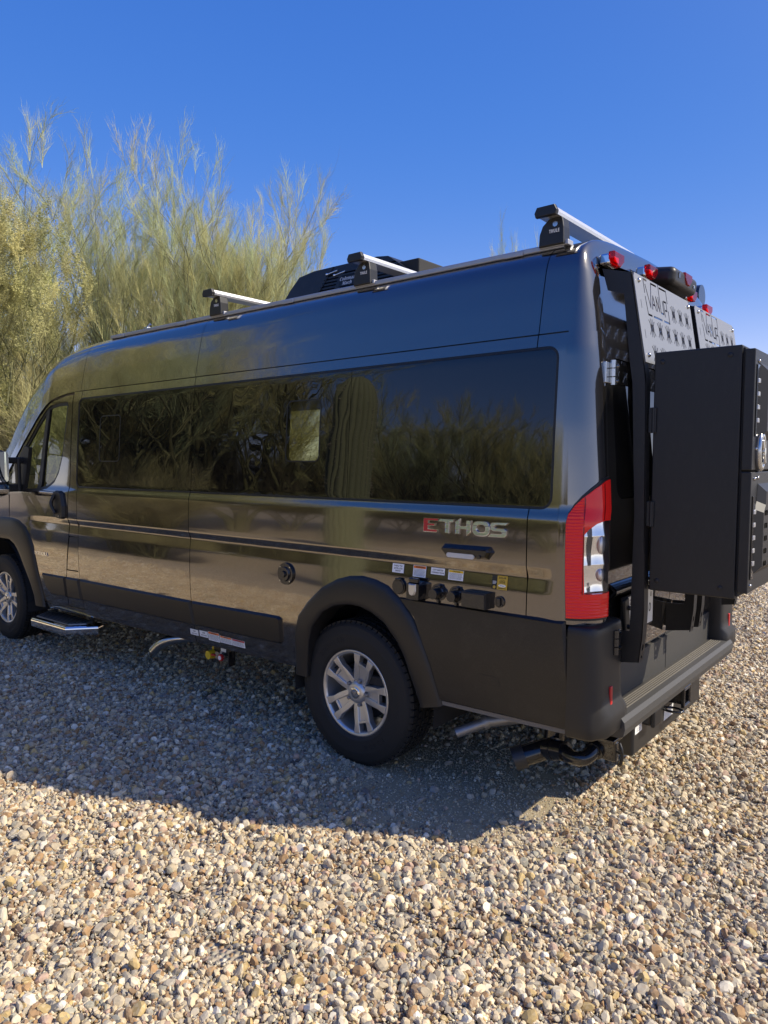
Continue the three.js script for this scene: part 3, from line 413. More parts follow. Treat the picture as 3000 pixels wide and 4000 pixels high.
function vanUp(x, y, w) { // strokes of the word, letters as cut slots
  const h = w * 0.52, q = (u, v) => [x + u * w, y + v * h], t = 0.0084, L2 = [];
  const line = (...p) => { for (let i = 0; i + 1 < p.length; i++) L2.push(stroke(q(...p[i]), q(...p[i + 1]), t)); };
  line([0.0, 0.62], [0.0, 1.0], [0.14, 1.0]); line([0.0, 0.50], [0.04, 0.0], [0.20, 0.0]);               // left bracket
  line([0.06, 0.86], [0.19, 0.24], [0.32, 0.98], [0.56, 0.98]);                                         // V with its long arm
  line([0.265, 0.22], [0.345, 0.62], [0.425, 0.22]); line([0.30, 0.36], [0.39, 0.36]);                      // A
  line([0.475, 0.22], [0.475, 0.64], [0.58, 0.24], [0.58, 0.66]);                                         // N
  line([0.645, 1.06], [0.645, 0.22], [0.77, 0.22], [0.77, 0.60]);                                        // U
  line([0.82, 0.16], [0.82, 0.62], [0.94, 0.62], [0.94, 0.36], [0.86, 0.36]);                            // P
  line([0.69, 0.98], [1.0, 0.98], [1.0, 0.62]); line([1.0, 0.36], [1.0, 0.0], [0.74, 0.0]); line([0.28, 0.0], [0.64, 0.0]);
  return L2;
}
const panelDir = [[2.287, 1.300], [1.93, 1.358]];
const panelMap = (z0) => (u, y, o) => { const t = (2.287 - y) / (2.287 - 1.93); return [lerp(1.300, 1.358, t) + o, y, z0 - u]; };
const panelGrey = std([0.27, 0.278, 0.288], { roughness: 0.42, metalness: 0.25, bumpMap: grain(20), bumpScale: 0.0002 });
for (const z0 of [0.760, -0.035]) {
  const W = 0.722, outer = [[0.006, 1.93], [W, 1.93], [W, 2.25], [W - 0.028, 2.287], [0.012, 2.287], [0.0, 2.27]], holes = [];
  holes.push(...vanUp(0.105, 2.135, 0.275));
  for (const u of [0.45, 0.545, 0.64]) holes.push(...burst(u, 2.185, 1.0));
  for (let r = 0; r < 2; r++) for (let c = 0; c < 6; c++) holes.push(...burst(0.14 + c * 0.10, 2.082 - r * 0.108, 1.0));
  for (const y of [2.15, 2.03]) { holes.push([[0.045, y], [0.05, y], [0.05, y + 0.035], [0.045, y + 0.035]], [[W - 0.035, y], [W - 0.030, y], [W - 0.030, y + 0.035], [W - 0.035, y + 0.035]]); }
  const pn = mk('rack_panel', sheet(outer, holes, panelMap(z0), { thick: 0.003, du: 2, dv: 2, back: true }), panelGrey, van, 'grey perforated rack panel with cut-out logo');
  for (const [u, y] of [[0.05, 2.262], [W - 0.04, 2.258], [0.05, 1.962], [W - 0.04, 1.962]]) { const p = panelMap(z0)(u, y, 0.0); mk('bolt', new THREE.SphereGeometry(0.010, 12, 6, 0, 6.3, 0, 1.57).rotateZ(-Math.PI / 2).translate(...p), M.steel, pn); }
}
// black cargo box
{
  const z1 = 0.745, z0 = 0.02, zc = (z0 + z1) / 2, zw = z1 - z0;
  const b = mk('cargo_box', rbox(0.318, 0.940, zw, 1.5475, 1.494, zc, 0.006), M.powder, van, 'tall black powder coated steel cargo box');
  for (const [x, y] of [[1.42, 1.925], [1.665, 1.93], [1.42, 1.065], [1.655, 1.062]]) mk('bolt', new THREE.SphereGeometry(0.010, 12, 6).scale(1, 1, 0.3).translate(x, y, z1 + 0.001), M.powder, b);
  mk('rain_channel', [rbox(0.012, 0.92, zw - 0.02, 1.708, 1.494, zc, 0.002)], M.under, b);
  for (const [y0, y1] of [[1.506, 1.946], [1.050, 1.500]]) {
    mk('lid', rbox(0.036, y1 - y0, zw + 0.012, 1.733, (y0 + y1) / 2, zc, 0.004), M.powder, b);
  }
  // raised slotted plates on the lids
  const slots = (list) => list.map(([z, y]) => roundRect(-z - 0.026, y - 0.010, -z + 0.026, y + 0.010, 0.005, 2));
  const fm = (u, y, o) => [1.752 + o, y, -u];
  const up = []; for (let r = 0; r < 4; r++) for (const z of [0.625, 0.47, 0.31, 0.17]) up.push([z, 1.835 - r * 0.047]);
  const rim = (poly, off) => { const g = new GB(), q = inset(poly, 0.03); poly.forEach((a, i) => { const j = (i + 1) % poly.length; g.quad(fm(...a, 0), fm(...poly[j], 0), fm(...q[j], off), fm(...q[i], off)); }); return [g.geo(), q]; };
  for (const [poly, sl] of [[[[-0.690, 1.62], [-0.10, 1.62], [-0.10, 1.90], [-0.690, 1.90]], up], [[[-0.690, 1.115], [-0.10, 1.115], [-0.10, 1.455], [-0.65, 1.455], [-0.66, 1.39], [-0.690, 1.36]], Array.from({ length: 5 }, (_, r) => [[0.62, 1.345 - r * 0.048], [0.46, 1.36 - r * 0.048], [0.25, 1.36 - r * 0.048]]).flat()]]) {
    const [g, q] = rim(poly, 0.026); mk('slotted_plate', [g, sheet(q, slots(sl), fm, { off: 0.026, thick: 0.003, du: 2, dv: 2 })], M.powder, b);
  }
  for (const [z, y] of [[0.70, 1.905], [0.70, 1.585], [0.71, 1.475], [0.66, 1.478], [0.72, 1.078]]) mk('bolt', new THREE.SphereGeometry(0.007, 10, 6).translate(1.752, y, z), M.steel, b);
  for (const [ya, n] of [[1.832, 4], [1.352, 5]]) { mk('slot_strip', rbox(0.006, n * 0.048 + 0.07, 0.036, 1.7535, ya - (n - 1) * 0.024, 0.712, 0.002), M.gloss, b); for (let k = 0; k < n; k++) mk('lit_slot_mark', rbox(0.006, 0.017, 0.024, 1.7575, ya - k * 0.048, 0.710, 0.002), M.alu, b); }  // dark strip for the recess; pale metal tone paints its slots as lit
  const ring = new THREE.TorusGeometry(0.048, 0.012, 10, 28).scale(0.75, 1.25, 0.8).rotateY(Math.PI / 2).translate(1.760, 1.575, 0.655);
  mk('latch', [ring, rbox(0.012, 0.10, 0.016, 1.768, 1.575, 0.655, 0.005, [0.5, 0, 0]), rod([1.755, 1.575, 0.655], [1.775, 1.575, 0.655], 0.013)], M.steel, b, 'steel folding latch');
  mk('latch_plate', new THREE.CylinderGeometry(0.056, 0.058, 0.008, 28).scale(1, 1, 1).rotateZ(Math.PI / 2).scale(1, 1.3, 0.85).translate(1.754, 1.575, 0.655), M.wheelDark, b);
  for (const y of [1.70, 1.33]) mk('box_hinge', [rbox(0.03, 0.10, 0.012, 1.388, y, 0.748, 0.003), rod([1.392, y - 0.05, 0.752], [1.392, y + 0.05, 0.752], 0.006)], M.powder, b);
}
// clearance lamps and camera along the roof's rear edge
for (const [x, y, z] of [[1.195, 2.362, 0.69], [1.20, 2.388, 0.30], [1.262, 2.402, 0.0], [1.20, 2.388, -0.30], [1.195, 2.362, -0.60]]) {
  const c = mk('clearance_lamp', rbox(0.045, 0.045, 0.10, x - 0.022, y, z, 0.010), M.chrome, van); if (z === 0) c.material = M.plastic;
  const sh = new THREE.Shape(); [[-0.048, 0.016], [-0.048, -0.006], [-0.016, -0.030], [0.016, -0.030], [0.048, -0.006], [0.048, 0.016]].forEach(([a, b], i) => i ? sh.lineTo(a, b) : sh.moveTo(a, b));
  mk('red_lens', new THREE.ExtrudeGeometry(sh, { depth: 0.018, bevelEnabled: true, bevelSize: 0.004, bevelThickness: 0.005, bevelSegments: 2 }).rotateY(Math.PI / 2).translate(x, y + 0.006, z), M.redClear, c);
  mk('lamp_base', rbox(0.012, 0.024, 0.05, x + 0.004, y, z, 0.004), M.white, c);
}
{
  const c = mk('camera_housing', rbox(0.16, 0.085, 0.36, 1.20, 2.398, 0.02, 0.03, [0, 0, -0.12]), M.plastic, van);
  mk('camera_lens', rod([1.275, 2.40, 0.13], [1.283, 2.399, 0.13], 0.014), M.gloss, c); mk('screw', rod([1.276, 2.385, -0.09], [1.283, 2.384, -0.09], 0.008), M.steel, c);
}
// awning rolled up along the far roof edge
mk('awning', [rod([-2.2, 2.515, -0.93], [1.03, 2.515, -0.93], 0.062, 0.062, 20), rod([1.03, 2.515, -0.93], [1.08, 2.515, -0.93], 0.068, 0.066, 24), rbox(3.1, 0.16, 0.05, -0.55, 2.45, -0.88, 0.01)], M.gloss, van);
/* ---------- things on the van's left side ---------- */
const onSide = (x, y, o = 0) => [x, y, zS(x, y) + o];
function sticker(x0, y0, x1, y1, draw, px = 900) { const w = x1 - x0, h = y1 - y0, tex = canvasTex(Math.max(32, Math.round(w * px * 2)), Math.max(32, Math.round(h * px * 2)), draw);
  const zb = Math.max(zS(x0, y0), zS(x0, y1), zS(x1, (y0 + y1) / 2)); const g = new THREE.PlaneGeometry(w, h); const a = Math.atan2(zS(x0, y0) - zS(x0, y1), h); g.rotateX(-a).translate((x0 + x1) / 2, (y0 + y1) / 2, (zS(x0, y0) + zS(x0, y1)) / 2 + 0.0025);
  return mk('sticker', g, std([1, 1, 1], { map: tex, roughness: 0.35 }), van); }
const fill = (c, w, h, col) => { c.fillStyle = col; c.fillRect(0, 0, w, h); };
const words = (c, s, x, y, size, col = '#222', weight = 'bold') => { c.fillStyle = col; c.font = `${weight} ${size}px sans-serif`; c.textAlign = 'center'; c.fillText(s, x, y); };
const small = (c, w, y0, y1, n) => { c.fillStyle = '#555'; for (let i = 0; i < n; i++) { let x = w * 0.07; const y = y0 + (y1 - y0) * i / n; while (x < w * 0.9) { const l = w * (0.03 + 0.06 * hash2(i * 7 + Math.round(x), n)); c.fillRect(x, y, Math.min(l, w * 0.93 - x), Math.max(1, (y1 - y0) / n * 0.42)); x += l + w * 0.02; } } };
const S1 = sticker(0.285, 1.020, 0.353, 1.062, (c, w, h) => { fill(c, w, h, '#f4f4f2'); words(c, 'CABLE TV/', w / 2, h * 0.32, h * 0.25); words(c, 'SATELLITE', w / 2, h * 0.60, h * 0.25); words(c, 'INPUT', w / 2, h * 0.88, h * 0.25); }); S1.userData.label = 'white sticker reading CABLE TV/ SATELLITE INPUT';
const warn = (word, col) => (c, w, h) => { fill(c, w, h, '#f4f4f2'); c.fillStyle = col; c.fillRect(w * 0.03, h * 0.03, w * 0.94, h * 0.22); words(c, '\u25B2' + word, w / 2, h * 0.21, h * 0.2, '#1a1a1a'); small(c, w, h * 0.32, h * 0.95, 6); };
const S2 = sticker(0.407, 1.012, 0.480, 1.064, warn('WARNING', '#f07820')); S2.userData.label = 'white and orange WARNING sticker';
const S3 = sticker(0.507, 1.033, 0.582, 1.063, (c, w, h) => { fill(c, w, h, '#f4f4f2'); words(c, 'CITY WATER', w / 2, h * 0.44, h * 0.34); words(c, 'CONNECTION', w / 2, h * 0.84, h * 0.34); }); S3.userData.label = 'white sticker reading CITY WATER CONNECTION';
const S4 = sticker(0.602, 1.018, 0.681, 1.062, warn('CAUTION', '#f2c21a')); S4.userData.label = 'white and yellow CAUTION sticker';
const S5 = sticker(0.825, 1.003, 0.899, 1.061, (c, w, h) => { fill(c, w, h, '#c9a63a'); c.fillStyle = '#2c2c28'; c.fillRect(0, 0, w * 0.34, h); c.fillStyle = '#c9a63a'; c.beginPath(); c.arc(w * 0.17, h * 0.86, w * 0.09, 0, 7); c.fill(); c.fillStyle = '#eee'; c.fillRect(w * 0.05, h * 0.42, w * 0.24, h * 0.04); c.fillRect(w * 0.05, h * 0.5, w * 0.24, h * 0.04); c.fillRect(w * 0.05, h * 0.58, w * 0.2, h * 0.04);
  words(c, 'SOLAR', w * 0.67, h * 0.22, h * 0.2, '#26221a'); words(c, 'ON THE', w * 0.67, h * 0.34, h * 0.09, '#26221a'); words(c, 'SIDE', w * 0.67, h * 0.54, h * 0.22, '#26221a'); c.fillStyle = '#f3f0e4'; c.beginPath(); c.ellipse(w * 0.67, h * 0.72, w * 0.25, h * 0.1, 0, 0, 7); c.fill(); words(c, 'Go Power!', w * 0.67, h * 0.75, h * 0.08, '#26221a'); c.fillStyle = '#26221a'; c.fillRect(w * 0.42, h * 0.89, w * 0.5, h * 0.04); }); S5.userData.label = 'gold and black SOLAR ON THE SIDE sticker';
const low = (x0, x1, y0, y1, d) => sticker(x0, y0, x1, y1, d);
const drain = (c, w, h) => { fill(c, w, h, '#ececea'); words(c, 'LOW', w / 2, h * 0.42, h * 0.32); words(c, 'POINT DRAIN', w / 2, h * 0.8, h * 0.22); };
low(-1.345, -1.262, 0.466, 0.503, drain); low(-1.25, -1.167, 0.468, 0.507, drain); low(-1.163, -1.055, 0.458, 0.513, warn('WARNING', '#f07820')); low(-1.05, -0.94, 0.462, 0.504, warn('WARNING', '#f07820')); low(-0.937, -0.822, 0.462, 0.503, warn('DANGER', '#c0202a'));

// model badge with chrome outline
{
  const y0 = 1.2245, H = 0.0625, sl = 0.0;
  const P = (x, y) => [x, y0 + y * H];
  const letters = {
    E: [[P(0.474, 1), P(0.560, 1), P(0.552, 0.80), P(0.500, 0.80), P(0.500, 0.64), P(0.538, 0.64), P(0.534, 0.44), P(0.500, 0.44), P(0.500, 0.22), P(0.552, 0.22), P(0.548, 0), P(0.474, 0)]],
    T: [[P(0.566, 1), P(0.638, 1), P(0.634, 0.78), P(0.615, 0.78), P(0.615, 0), P(0.592, 0), P(0.592, 0.78), P(0.552, 0.78)]],
    H: [[P(0.646, 0.86), P(0.668, 1.08), P(0.668, 0.58), P(0.702, 0.58), P(0.702, 0.98), P(0.726, 0.98), P(0.726, 0.2), P(0.704, -0.08), P(0.704, 0.36), P(0.668, 0.36), P(0.668, 0.0), P(0.646, 0.0)]],
    O: [Array.from({ length: 28 }, (_, i) => { const a = 2 * Math.PI * i / 28, c = Math.cos(a), s = Math.sin(a); return [0.776 + 0.043 * Math.sign(c) * Math.pow(Math.abs(c), 0.7), y0 + H * 0.48 + H * 0.52 * Math.sign(s) * Math.pow(Math.abs(s), 0.7)]; }), Array.from({ length: 24 }, (_, i) => { const a = 2 * Math.PI * i / 24, c = Math.cos(a), s = Math.sin(a); return [0.776 + 0.021 * Math.sign(c) * Math.pow(Math.abs(c), 0.7), y0 + H * 0.48 + H * 0.25 * Math.sign(s) * Math.pow(Math.abs(s), 0.7)]; })],
    S: [[P(0.842, 0.98), P(0.907, 0.98), P(0.893, 0.78), P(0.848, 0.78), P(0.842, 0.72), P(0.842, 0.62), P(0.848, 0.58), P(0.886, 0.58), P(0.900, 0.46), P(0.900, 0.12), P(0.888, -0.02), P(0.812, -0.02), P(0.826, 0.2), P(0.872, 0.2), P(0.877, 0.25), P(0.877, 0.32), P(0.872, 0.37), P(0.836, 0.37), P(0.822, 0.48), P(0.822, 0.86), P(0.830, 0.96)]],
  };
  const badge = new THREE.Group(); badge.name = 'model_badge'; badge.userData.label = 'chrome ETHOS badge with a red first letter'; van.add(badge);
  for (const [k, [o, hole]] of Object.entries(letters)) {
    mk('letter', sheet(o, hole ? [hole] : [], L, { off: 0.006, thick: 0.006, du: 0.2, dv: 0.2 }), M.chrome, badge);
    const oi = inset(o, 0.0026), hi = hole ? inset(hole, -0.0026) : null;
    const cy = y0 + H * 0.5;
    mk('letter_face', sheet(oi, hi ? [hi] : [], (x, y, q) => { const p = L(x, y, q); return [p[0], p[1], p[2] + 0.0026 * (1 - (((y - y0) / H * 3) % 1 + 1) % 1) - 0.002]; }, { off: 0.0082, thick: 0.003, du: 0.2, dv: 0.002 }), k === 'E' ? phy([0.52, 0.014, 0.024], { roughness: 0.3, clearcoat: 0.5 }) : phy([0.50, 0.56, 0.68], { roughness: 0.10, metalness: 1 }), badge);
  }
}
{
  const g = lettering('ENTEGRA', 'serif_bold', 0.026, 0.003), w = g.boundingBox.max.x; g.scale(0.232 / w, 1, 1).translate(-3.362, 0.806, zS(-3.2, 0.815) + 0.001);
  mk('maker_badge', g, M.chrome, van, 'small raised chrome lettering ENTEGRA');
}
// side light and camera above the groove
{
  const o = [[0.570, 1.157], [0.590, 1.178], [0.826, 1.180], [0.842, 1.158], [0.816, 1.125], [0.606, 1.122]];
  const l = mk('scene_light', bevelled(o, L, 0.034, 0.016), M.gloss, van, 'black faceted side light');
  mk('light_lens', sheet(roundRect(0.622, 1.127, 0.762, 1.147, 0.0095), [], (x, y, q) => { const p = L(x, y, q); return [p[0], p[1] - 0.002, p[2]]; }, { off: 0.036, thick: 0.006 }), M.lamp, l);
  mk('side_camera', rod(onSide(0.786, 1.137, 0.03), onSide(0.786, 1.137, 0.040), 0.009), M.gloss, l);
}
// hatches and inlets in a row
const disc = (x, y, r, o0, o1, r1 = r) => rod(onSide(x, y, o0), onSide(x, y, o1), r, r1, 28);
{
  const a = mk('heater_vent', [disc(-0.437, 0.94, 0.060, 0, 0.012, 0.058), disc(-0.437, 0.94, 0.040, 0.012, 0.022, 0.036), disc(-0.437, 0.94, 0.018, 0.022, 0.032, 0.016)], M.gloss, van);
  for (let k = 0; k < 4; k++) { const t = 0.8 + k * Math.PI / 2; mk('screw', disc(-0.437 + 0.052 * Math.cos(t), 0.94 + 0.052 * Math.sin(t), 0.004, 0.01, 0.014), M.steel, a); }
  const b = mk('round_hatch', [disc(0.332, 0.957, 0.0385, 0, 0.010, 0.037), disc(0.332, 0.957, 0.033, 0.010, 0.014, 0.031), rbox(0.034, 0.010, 0.012, 0.332, 0.993, zS(0.332, 0.99) + 0.012)], M.gloss, van);
  const p = mk('power_inlet', [...bevelled(roundRect(0.402, 0.908, 0.486, 0.996, 0.012, 3), L, 0.05, 0.008), rbox(0.052, 0.022, 0.02, 0.444, 1.002, zS(0.444, 1.0) + 0.038, 0.005)], M.gloss, van, 'black power inlet with silver flap');
  const f = [[0.424, 0.988], [0.464, 0.988], [0.464, 0.955], [0.458, 0.938], [0.444, 0.932], [0.430, 0.938], [0.424, 0.955]];
  mk('inlet_flap', bevelled(f, (x, y, o) => L(x, y, o + 0.05), 0.008, 0.004), M.alu, p);
  for (const x of [0.555, 0.651]) {
    const c = mk('water_inlet', [disc(x, 0.956, 0.039, 0, 0.006), disc(x, 0.956, 0.030, 0.006, 0.012, 0.026)], M.gloss, van);
    mk('inlet_cap', [disc(x - 0.003, 0.952, 0.0235, 0.012, 0.046, 0.0225), rbox(0.012, 0.02, 0.008, x, 0.917, zS(x, 0.917) + 0.008, 0.003), rbox(0.012, 0.014, 0.012, x + 0.012, 0.985, zS(x, 0.98) + 0.014, 0.003)], M.gloss, c);
  }
  const h = mk('utility_box', [rbox(0.120, 0.070, 0.046, 0.760, 0.950, zS(0.76, 0.95) + 0.018, 0.003)], M.plastic, van);
  mk('box_lid', rbox(0.112, 0.062, 0.006, 0.760, 0.949, zS(0.76, 0.95) + 0.042, 0.002), M.gloss, h);
  const q = mk('antenna_jack', [disc(0.866, 0.952, 0.0245, 0, 0.006), rbox(0.018, 0.036, 0.014, 0.866, 0.952, zS(0.866, 0.952) + 0.010, 0.004)], M.gloss, van);
  for (let k = 0; k < 4; k++) { const t = 0.8 + k * Math.PI / 2; mk('screw', disc(0.866 + 0.019 * Math.cos(t), 0.952 + 0.019 * Math.sin(t), 0.003, 0.005, 0.008), M.gloss, q); }
}
// outside mirrors
for (const s of [1, -1]) {
  const m = mk('side_mirror', rbox(0.11, 0.36, 0.235, -3.555, 1.445, s * 1.235, 0.045), M.plastic, van);
  const face = (u, y, o) => [-3.498 + o, y, s * (1.235 - u)];
  mk('mirror_glass', sheet(roundRect(-0.105, 1.375, 0.105, 1.612, 0.03), [], face, { off: 0.002, thick: 0.004 }), M.mirror, m);
  mk('wide_angle_glass', sheet(roundRect(-0.10, 1.285, 0.10, 1.355, 0.02), [], (u, y, o) => { const p = face(u, y, o); p[0] += 0.012 - 1.0 * u * u - 3 * (y - 1.32) * (y - 1.32); return p; }, { off: 0.0, thick: 0.004, du: 0.02, dv: 0.01 }), M.mirror, m);
  mk('mirror_arm', [rbox(0.07, 0.05, 0.16, -3.56, 1.545, s * 1.06, 0.012), rbox(0.07, 0.06, 0.16, -3.565, 1.325, s * 1.06, 0.012), rbox(0.06, 0.27, 0.03, -3.545, 1.43, s * 1.04, 0.01)], M.plastic, m);
  mk('mirror_foot', sheet([[-3.60, 1.298], [-3.50, 1.296], [-3.45, 1.56], [-3.44, 1.645], [-3.52, 1.66], [-3.60, 1.58]], [], side(s), { off: 0.012, thick: 0.03 }), M.plastic, m);
}
// chrome step below the door
{
  const out = [[-3.50, 0.90], [-3.36, 1.06], [-3.32, 1.078], [-2.80, 1.066], [-2.655, 0.885], [-2.70, 0.82], [-3.50, 0.82]], sh = new THREE.Shape(); out.forEach(([x, z], i) => i ? sh.lineTo(x, z) : sh.moveTo(x, z));
  const g = new THREE.ExtrudeGeometry(sh, { depth: 0.03, bevelEnabled: true, bevelSize: 0.024, bevelThickness: 0.024, bevelSegments: 5, bevelOffset: -0.022 }).rotateX(Math.PI / 2).translate(0, 0.285, 0);
  const st = mk('running_board', g, M.chrome, van, 'polished steel step below the front door');
  const pad = new THREE.Shape(); [[-3.44, 0.88], [-3.33, 1.03], [-2.84, 1.02], [-2.76, 0.92], [-2.78, 0.86], [-3.44, 0.86]].forEach(([x, z], i) => i ? pad.lineTo(x, z) : pad.moveTo(x, z));
  mk('step_tread', new THREE.ExtrudeGeometry(pad, { depth: 0.004, bevelEnabled: false }).rotateX(Math.PI / 2).translate(0, 0.3135, 0), M.wheelDark, st);
  for (let k = 0; k < 6; k++) mk('tread_rib', rbox(0.56 - 0.015 * k, 0.004, 0.010, -3.10, 0.315, 0.89 + k * 0.024, 0.0015), M.trim, st);
  for (const x of [-3.40, -2.82]) mk('step_bracket', rod([x, 0.28, 0.86], [x + 0.02, 0.44, 0.80], 0.018, 0.018, 8), M.under, st);
}
/* ---------- below the body ---------- */
mk('floor_pan', [rbox(5.2, 0.05, 1.86, -1.6, 0.44, 0, 0.01), rbox(0.62, 0.05, 1.9, 0.86, 0.455, 0, 0.01)], M.under, van);
mk('chassis_rail', [0.55, -0.55].map((z) => rbox(5.4, 0.10, 0.09, -1.5, 0.37, z, 0.01)), M.under, van);
mk('rear_axle', [rod([0, 0.345, -0.8], [0, 0.345, 0.8], 0.05), ...[0.6, -0.6].flatMap((z) => [rbox(1.3, 0.02, 0.07, 0.05, 0.36, z), rod([0.1, 0.3, z], [0.25, 0.55, z], 0.03)])], M.under, van);
mk('front_axle', [rod([-4.035, 0.33, -0.75], [-4.035, 0.33, 0.75], 0.04), rbox(0.6, 0.2, 0.9, -4.0, 0.36, 0, 0.03)], M.under, van);
mk('tank', [rbox(0.95, 0.18, 0.55, -1.05, 0.32, -0.2, 0.04), rbox(0.7, 0.16, 0.5, 0.85, 0.34, -0.35, 0.04)], M.under, van);
mk('body_flange', sheet([[0.56, 0.436], [1.19, 0.448], [1.195, 0.466], [0.556, 0.454]], [], (x, y, o) => [x, y, 0.992 + o], { thick: 0.02 }), std([0.17, 0.155, 0.13], { roughness: 0.8 }), van, 'dusty flange below the rear cladding');
mk('exhaust_pipe', [rod([0.585, 0.288, 0.915], [0.70, 0.345, 0.83], 0.024, 0.024, 20), rod([0.69, 0.345, 0.835], [1.0, 0.40, 0.60], 0.030, 0.030, 18), rod([0.683, 0.337, 0.842], [0.70, 0.347, 0.828], 0.034, 0.034, 18)], M.wheelDark, van, 'small steel heater exhaust below the rear');
mk('tail_pipe', tube([[-1.86, 0.255, 0.93], [-1.80, 0.315, 0.90], [-1.70, 0.352, 0.84], [-1.52, 0.36, 0.70], [-1.3, 0.36, 0.5]], 0.033, 24, 16), M.steel, van, 'bent steel tail pipe below the sill');
{
  const d = mk('drain_valve', [rbox(0.20, 0.05, 0.006, -1.14, 0.375, 0.90, 0.002), rbox(0.008, 0.09, 0.05, -1.06, 0.34, 0.90, 0.002), rod([-1.235, 0.35, 0.86], [-1.235, 0.44, 0.80], 0.012)], M.trim, van);
  mk('yellow_cap', [rod([-1.235, 0.342, 0.90], [-1.235, 0.342, 0.945], 0.030, 0.027, 8), rod([-1.235, 0.372, 0.90], [-1.235, 0.395, 0.90], 0.008)], M.yellow, d);
  mk('drain_tap', [rod([-1.155, 0.352, 0.90], [-1.155, 0.352, 0.935], 0.024, 0.024, 14)], M.steel, d); mk('red_knob', [rod([-1.118, 0.345, 0.93], [-1.118, 0.345, 0.944], 0.022, 0.020, 16), rbox(0.03, 0.012, 0.02, -1.19, 0.35, 0.935)], M.redPlastic, d);
  mk('knob_face', rod([-1.118, 0.345, 0.944], [-1.118, 0.345, 0.947], 0.013, 0.013, 16), M.white, d);
  mk('tag', rbox(0.05, 0.022, 0.002, -1.13, 0.383, 0.906, 0.001), M.white, d);
}
{ // waste outlet hanging under the rear corner
  const s = mk('waste_outlet', [rod([0.870, 0.225, 0.845], [1.005, 0.285, 0.745], 0.047, 0.047, 24), rod([0.99, 0.28, 0.755], [1.00, 0.42, 0.74], 0.045, 0.045, 20), rod([0.985, 0.285, 0.80], [1.085, 0.305, 0.83], 0.043, 0.043, 22), rod([1.00, 0.285, 0.80], [1.03, 0.293, 0.81], 0.049, 0.049, 22), tube([[1.07, 0.305, 0.825], [1.13, 0.298, 0.855], [1.185, 0.312, 0.855], [1.21, 0.345, 0.80], [1.215, 0.36, 0.72]], 0.030, 24, 14), rod([1.205, 0.335, 0.82], [1.212, 0.352, 0.77], 0.040, 0.040, 18)], M.gloss, van, 'black plastic waste outlet pipes');
  const axis = V(0.870 - 1.005, 0.225 - 0.285, 0.845 - 0.745).normalize(), c = V(0.870, 0.225, 0.845), e = c.clone().addScaledVector(axis, 0.024), f = c.clone().addScaledVector(axis, -0.03);
  mk('outlet_cap', [rod(f.toArray(), e.toArray(), 0.053, 0.052, 28)], std([0.03, 0.03, 0.03], { roughness: 0.4 }), s);
  const tex = canvasTex(256, 96, (k, w, h) => { fill(k, w, h, '#08080a'); k.fillStyle = '#ddd'; k.beginPath(); k.ellipse(w / 2, h / 2, w * 0.48, h * 0.44, 0, 0, 7); k.fill(); words(k, 'VALTERRA', w / 2, h * 0.64, 42, '#111'); });
  const lg = new THREE.PlaneGeometry(0.062, 0.022).rotateZ(Math.PI / 2); lg.applyQuaternion(new THREE.Quaternion().setFromUnitVectors(V(0, 0, 1), axis)); const lp = e.clone().addScaledVector(axis, 0.0015); lg.translate(lp.x, lp.y, lp.z);
  mk('cap_print', lg, std([1, 1, 1], { map: tex, roughness: 0.5 }), s);
  mk('gate_valve', [rbox(0.085, 0.085, 0.03, 1.255, 0.348, 0.795, 0.008), rbox(0.11, 0.016, 0.10, 1.24, 0.395, 0.78, 0.004)], M.gloss, s);
  mk('valve_handle', [rod([1.29, 0.352, 0.80], [1.318, 0.352, 0.815], 0.005), tube([[1.312, 0.395, 0.815], [1.325, 0.37, 0.822], [1.326, 0.335, 0.82], [1.318, 0.305, 0.815]], 0.006, 12, 8)], M.plastic, s);
}
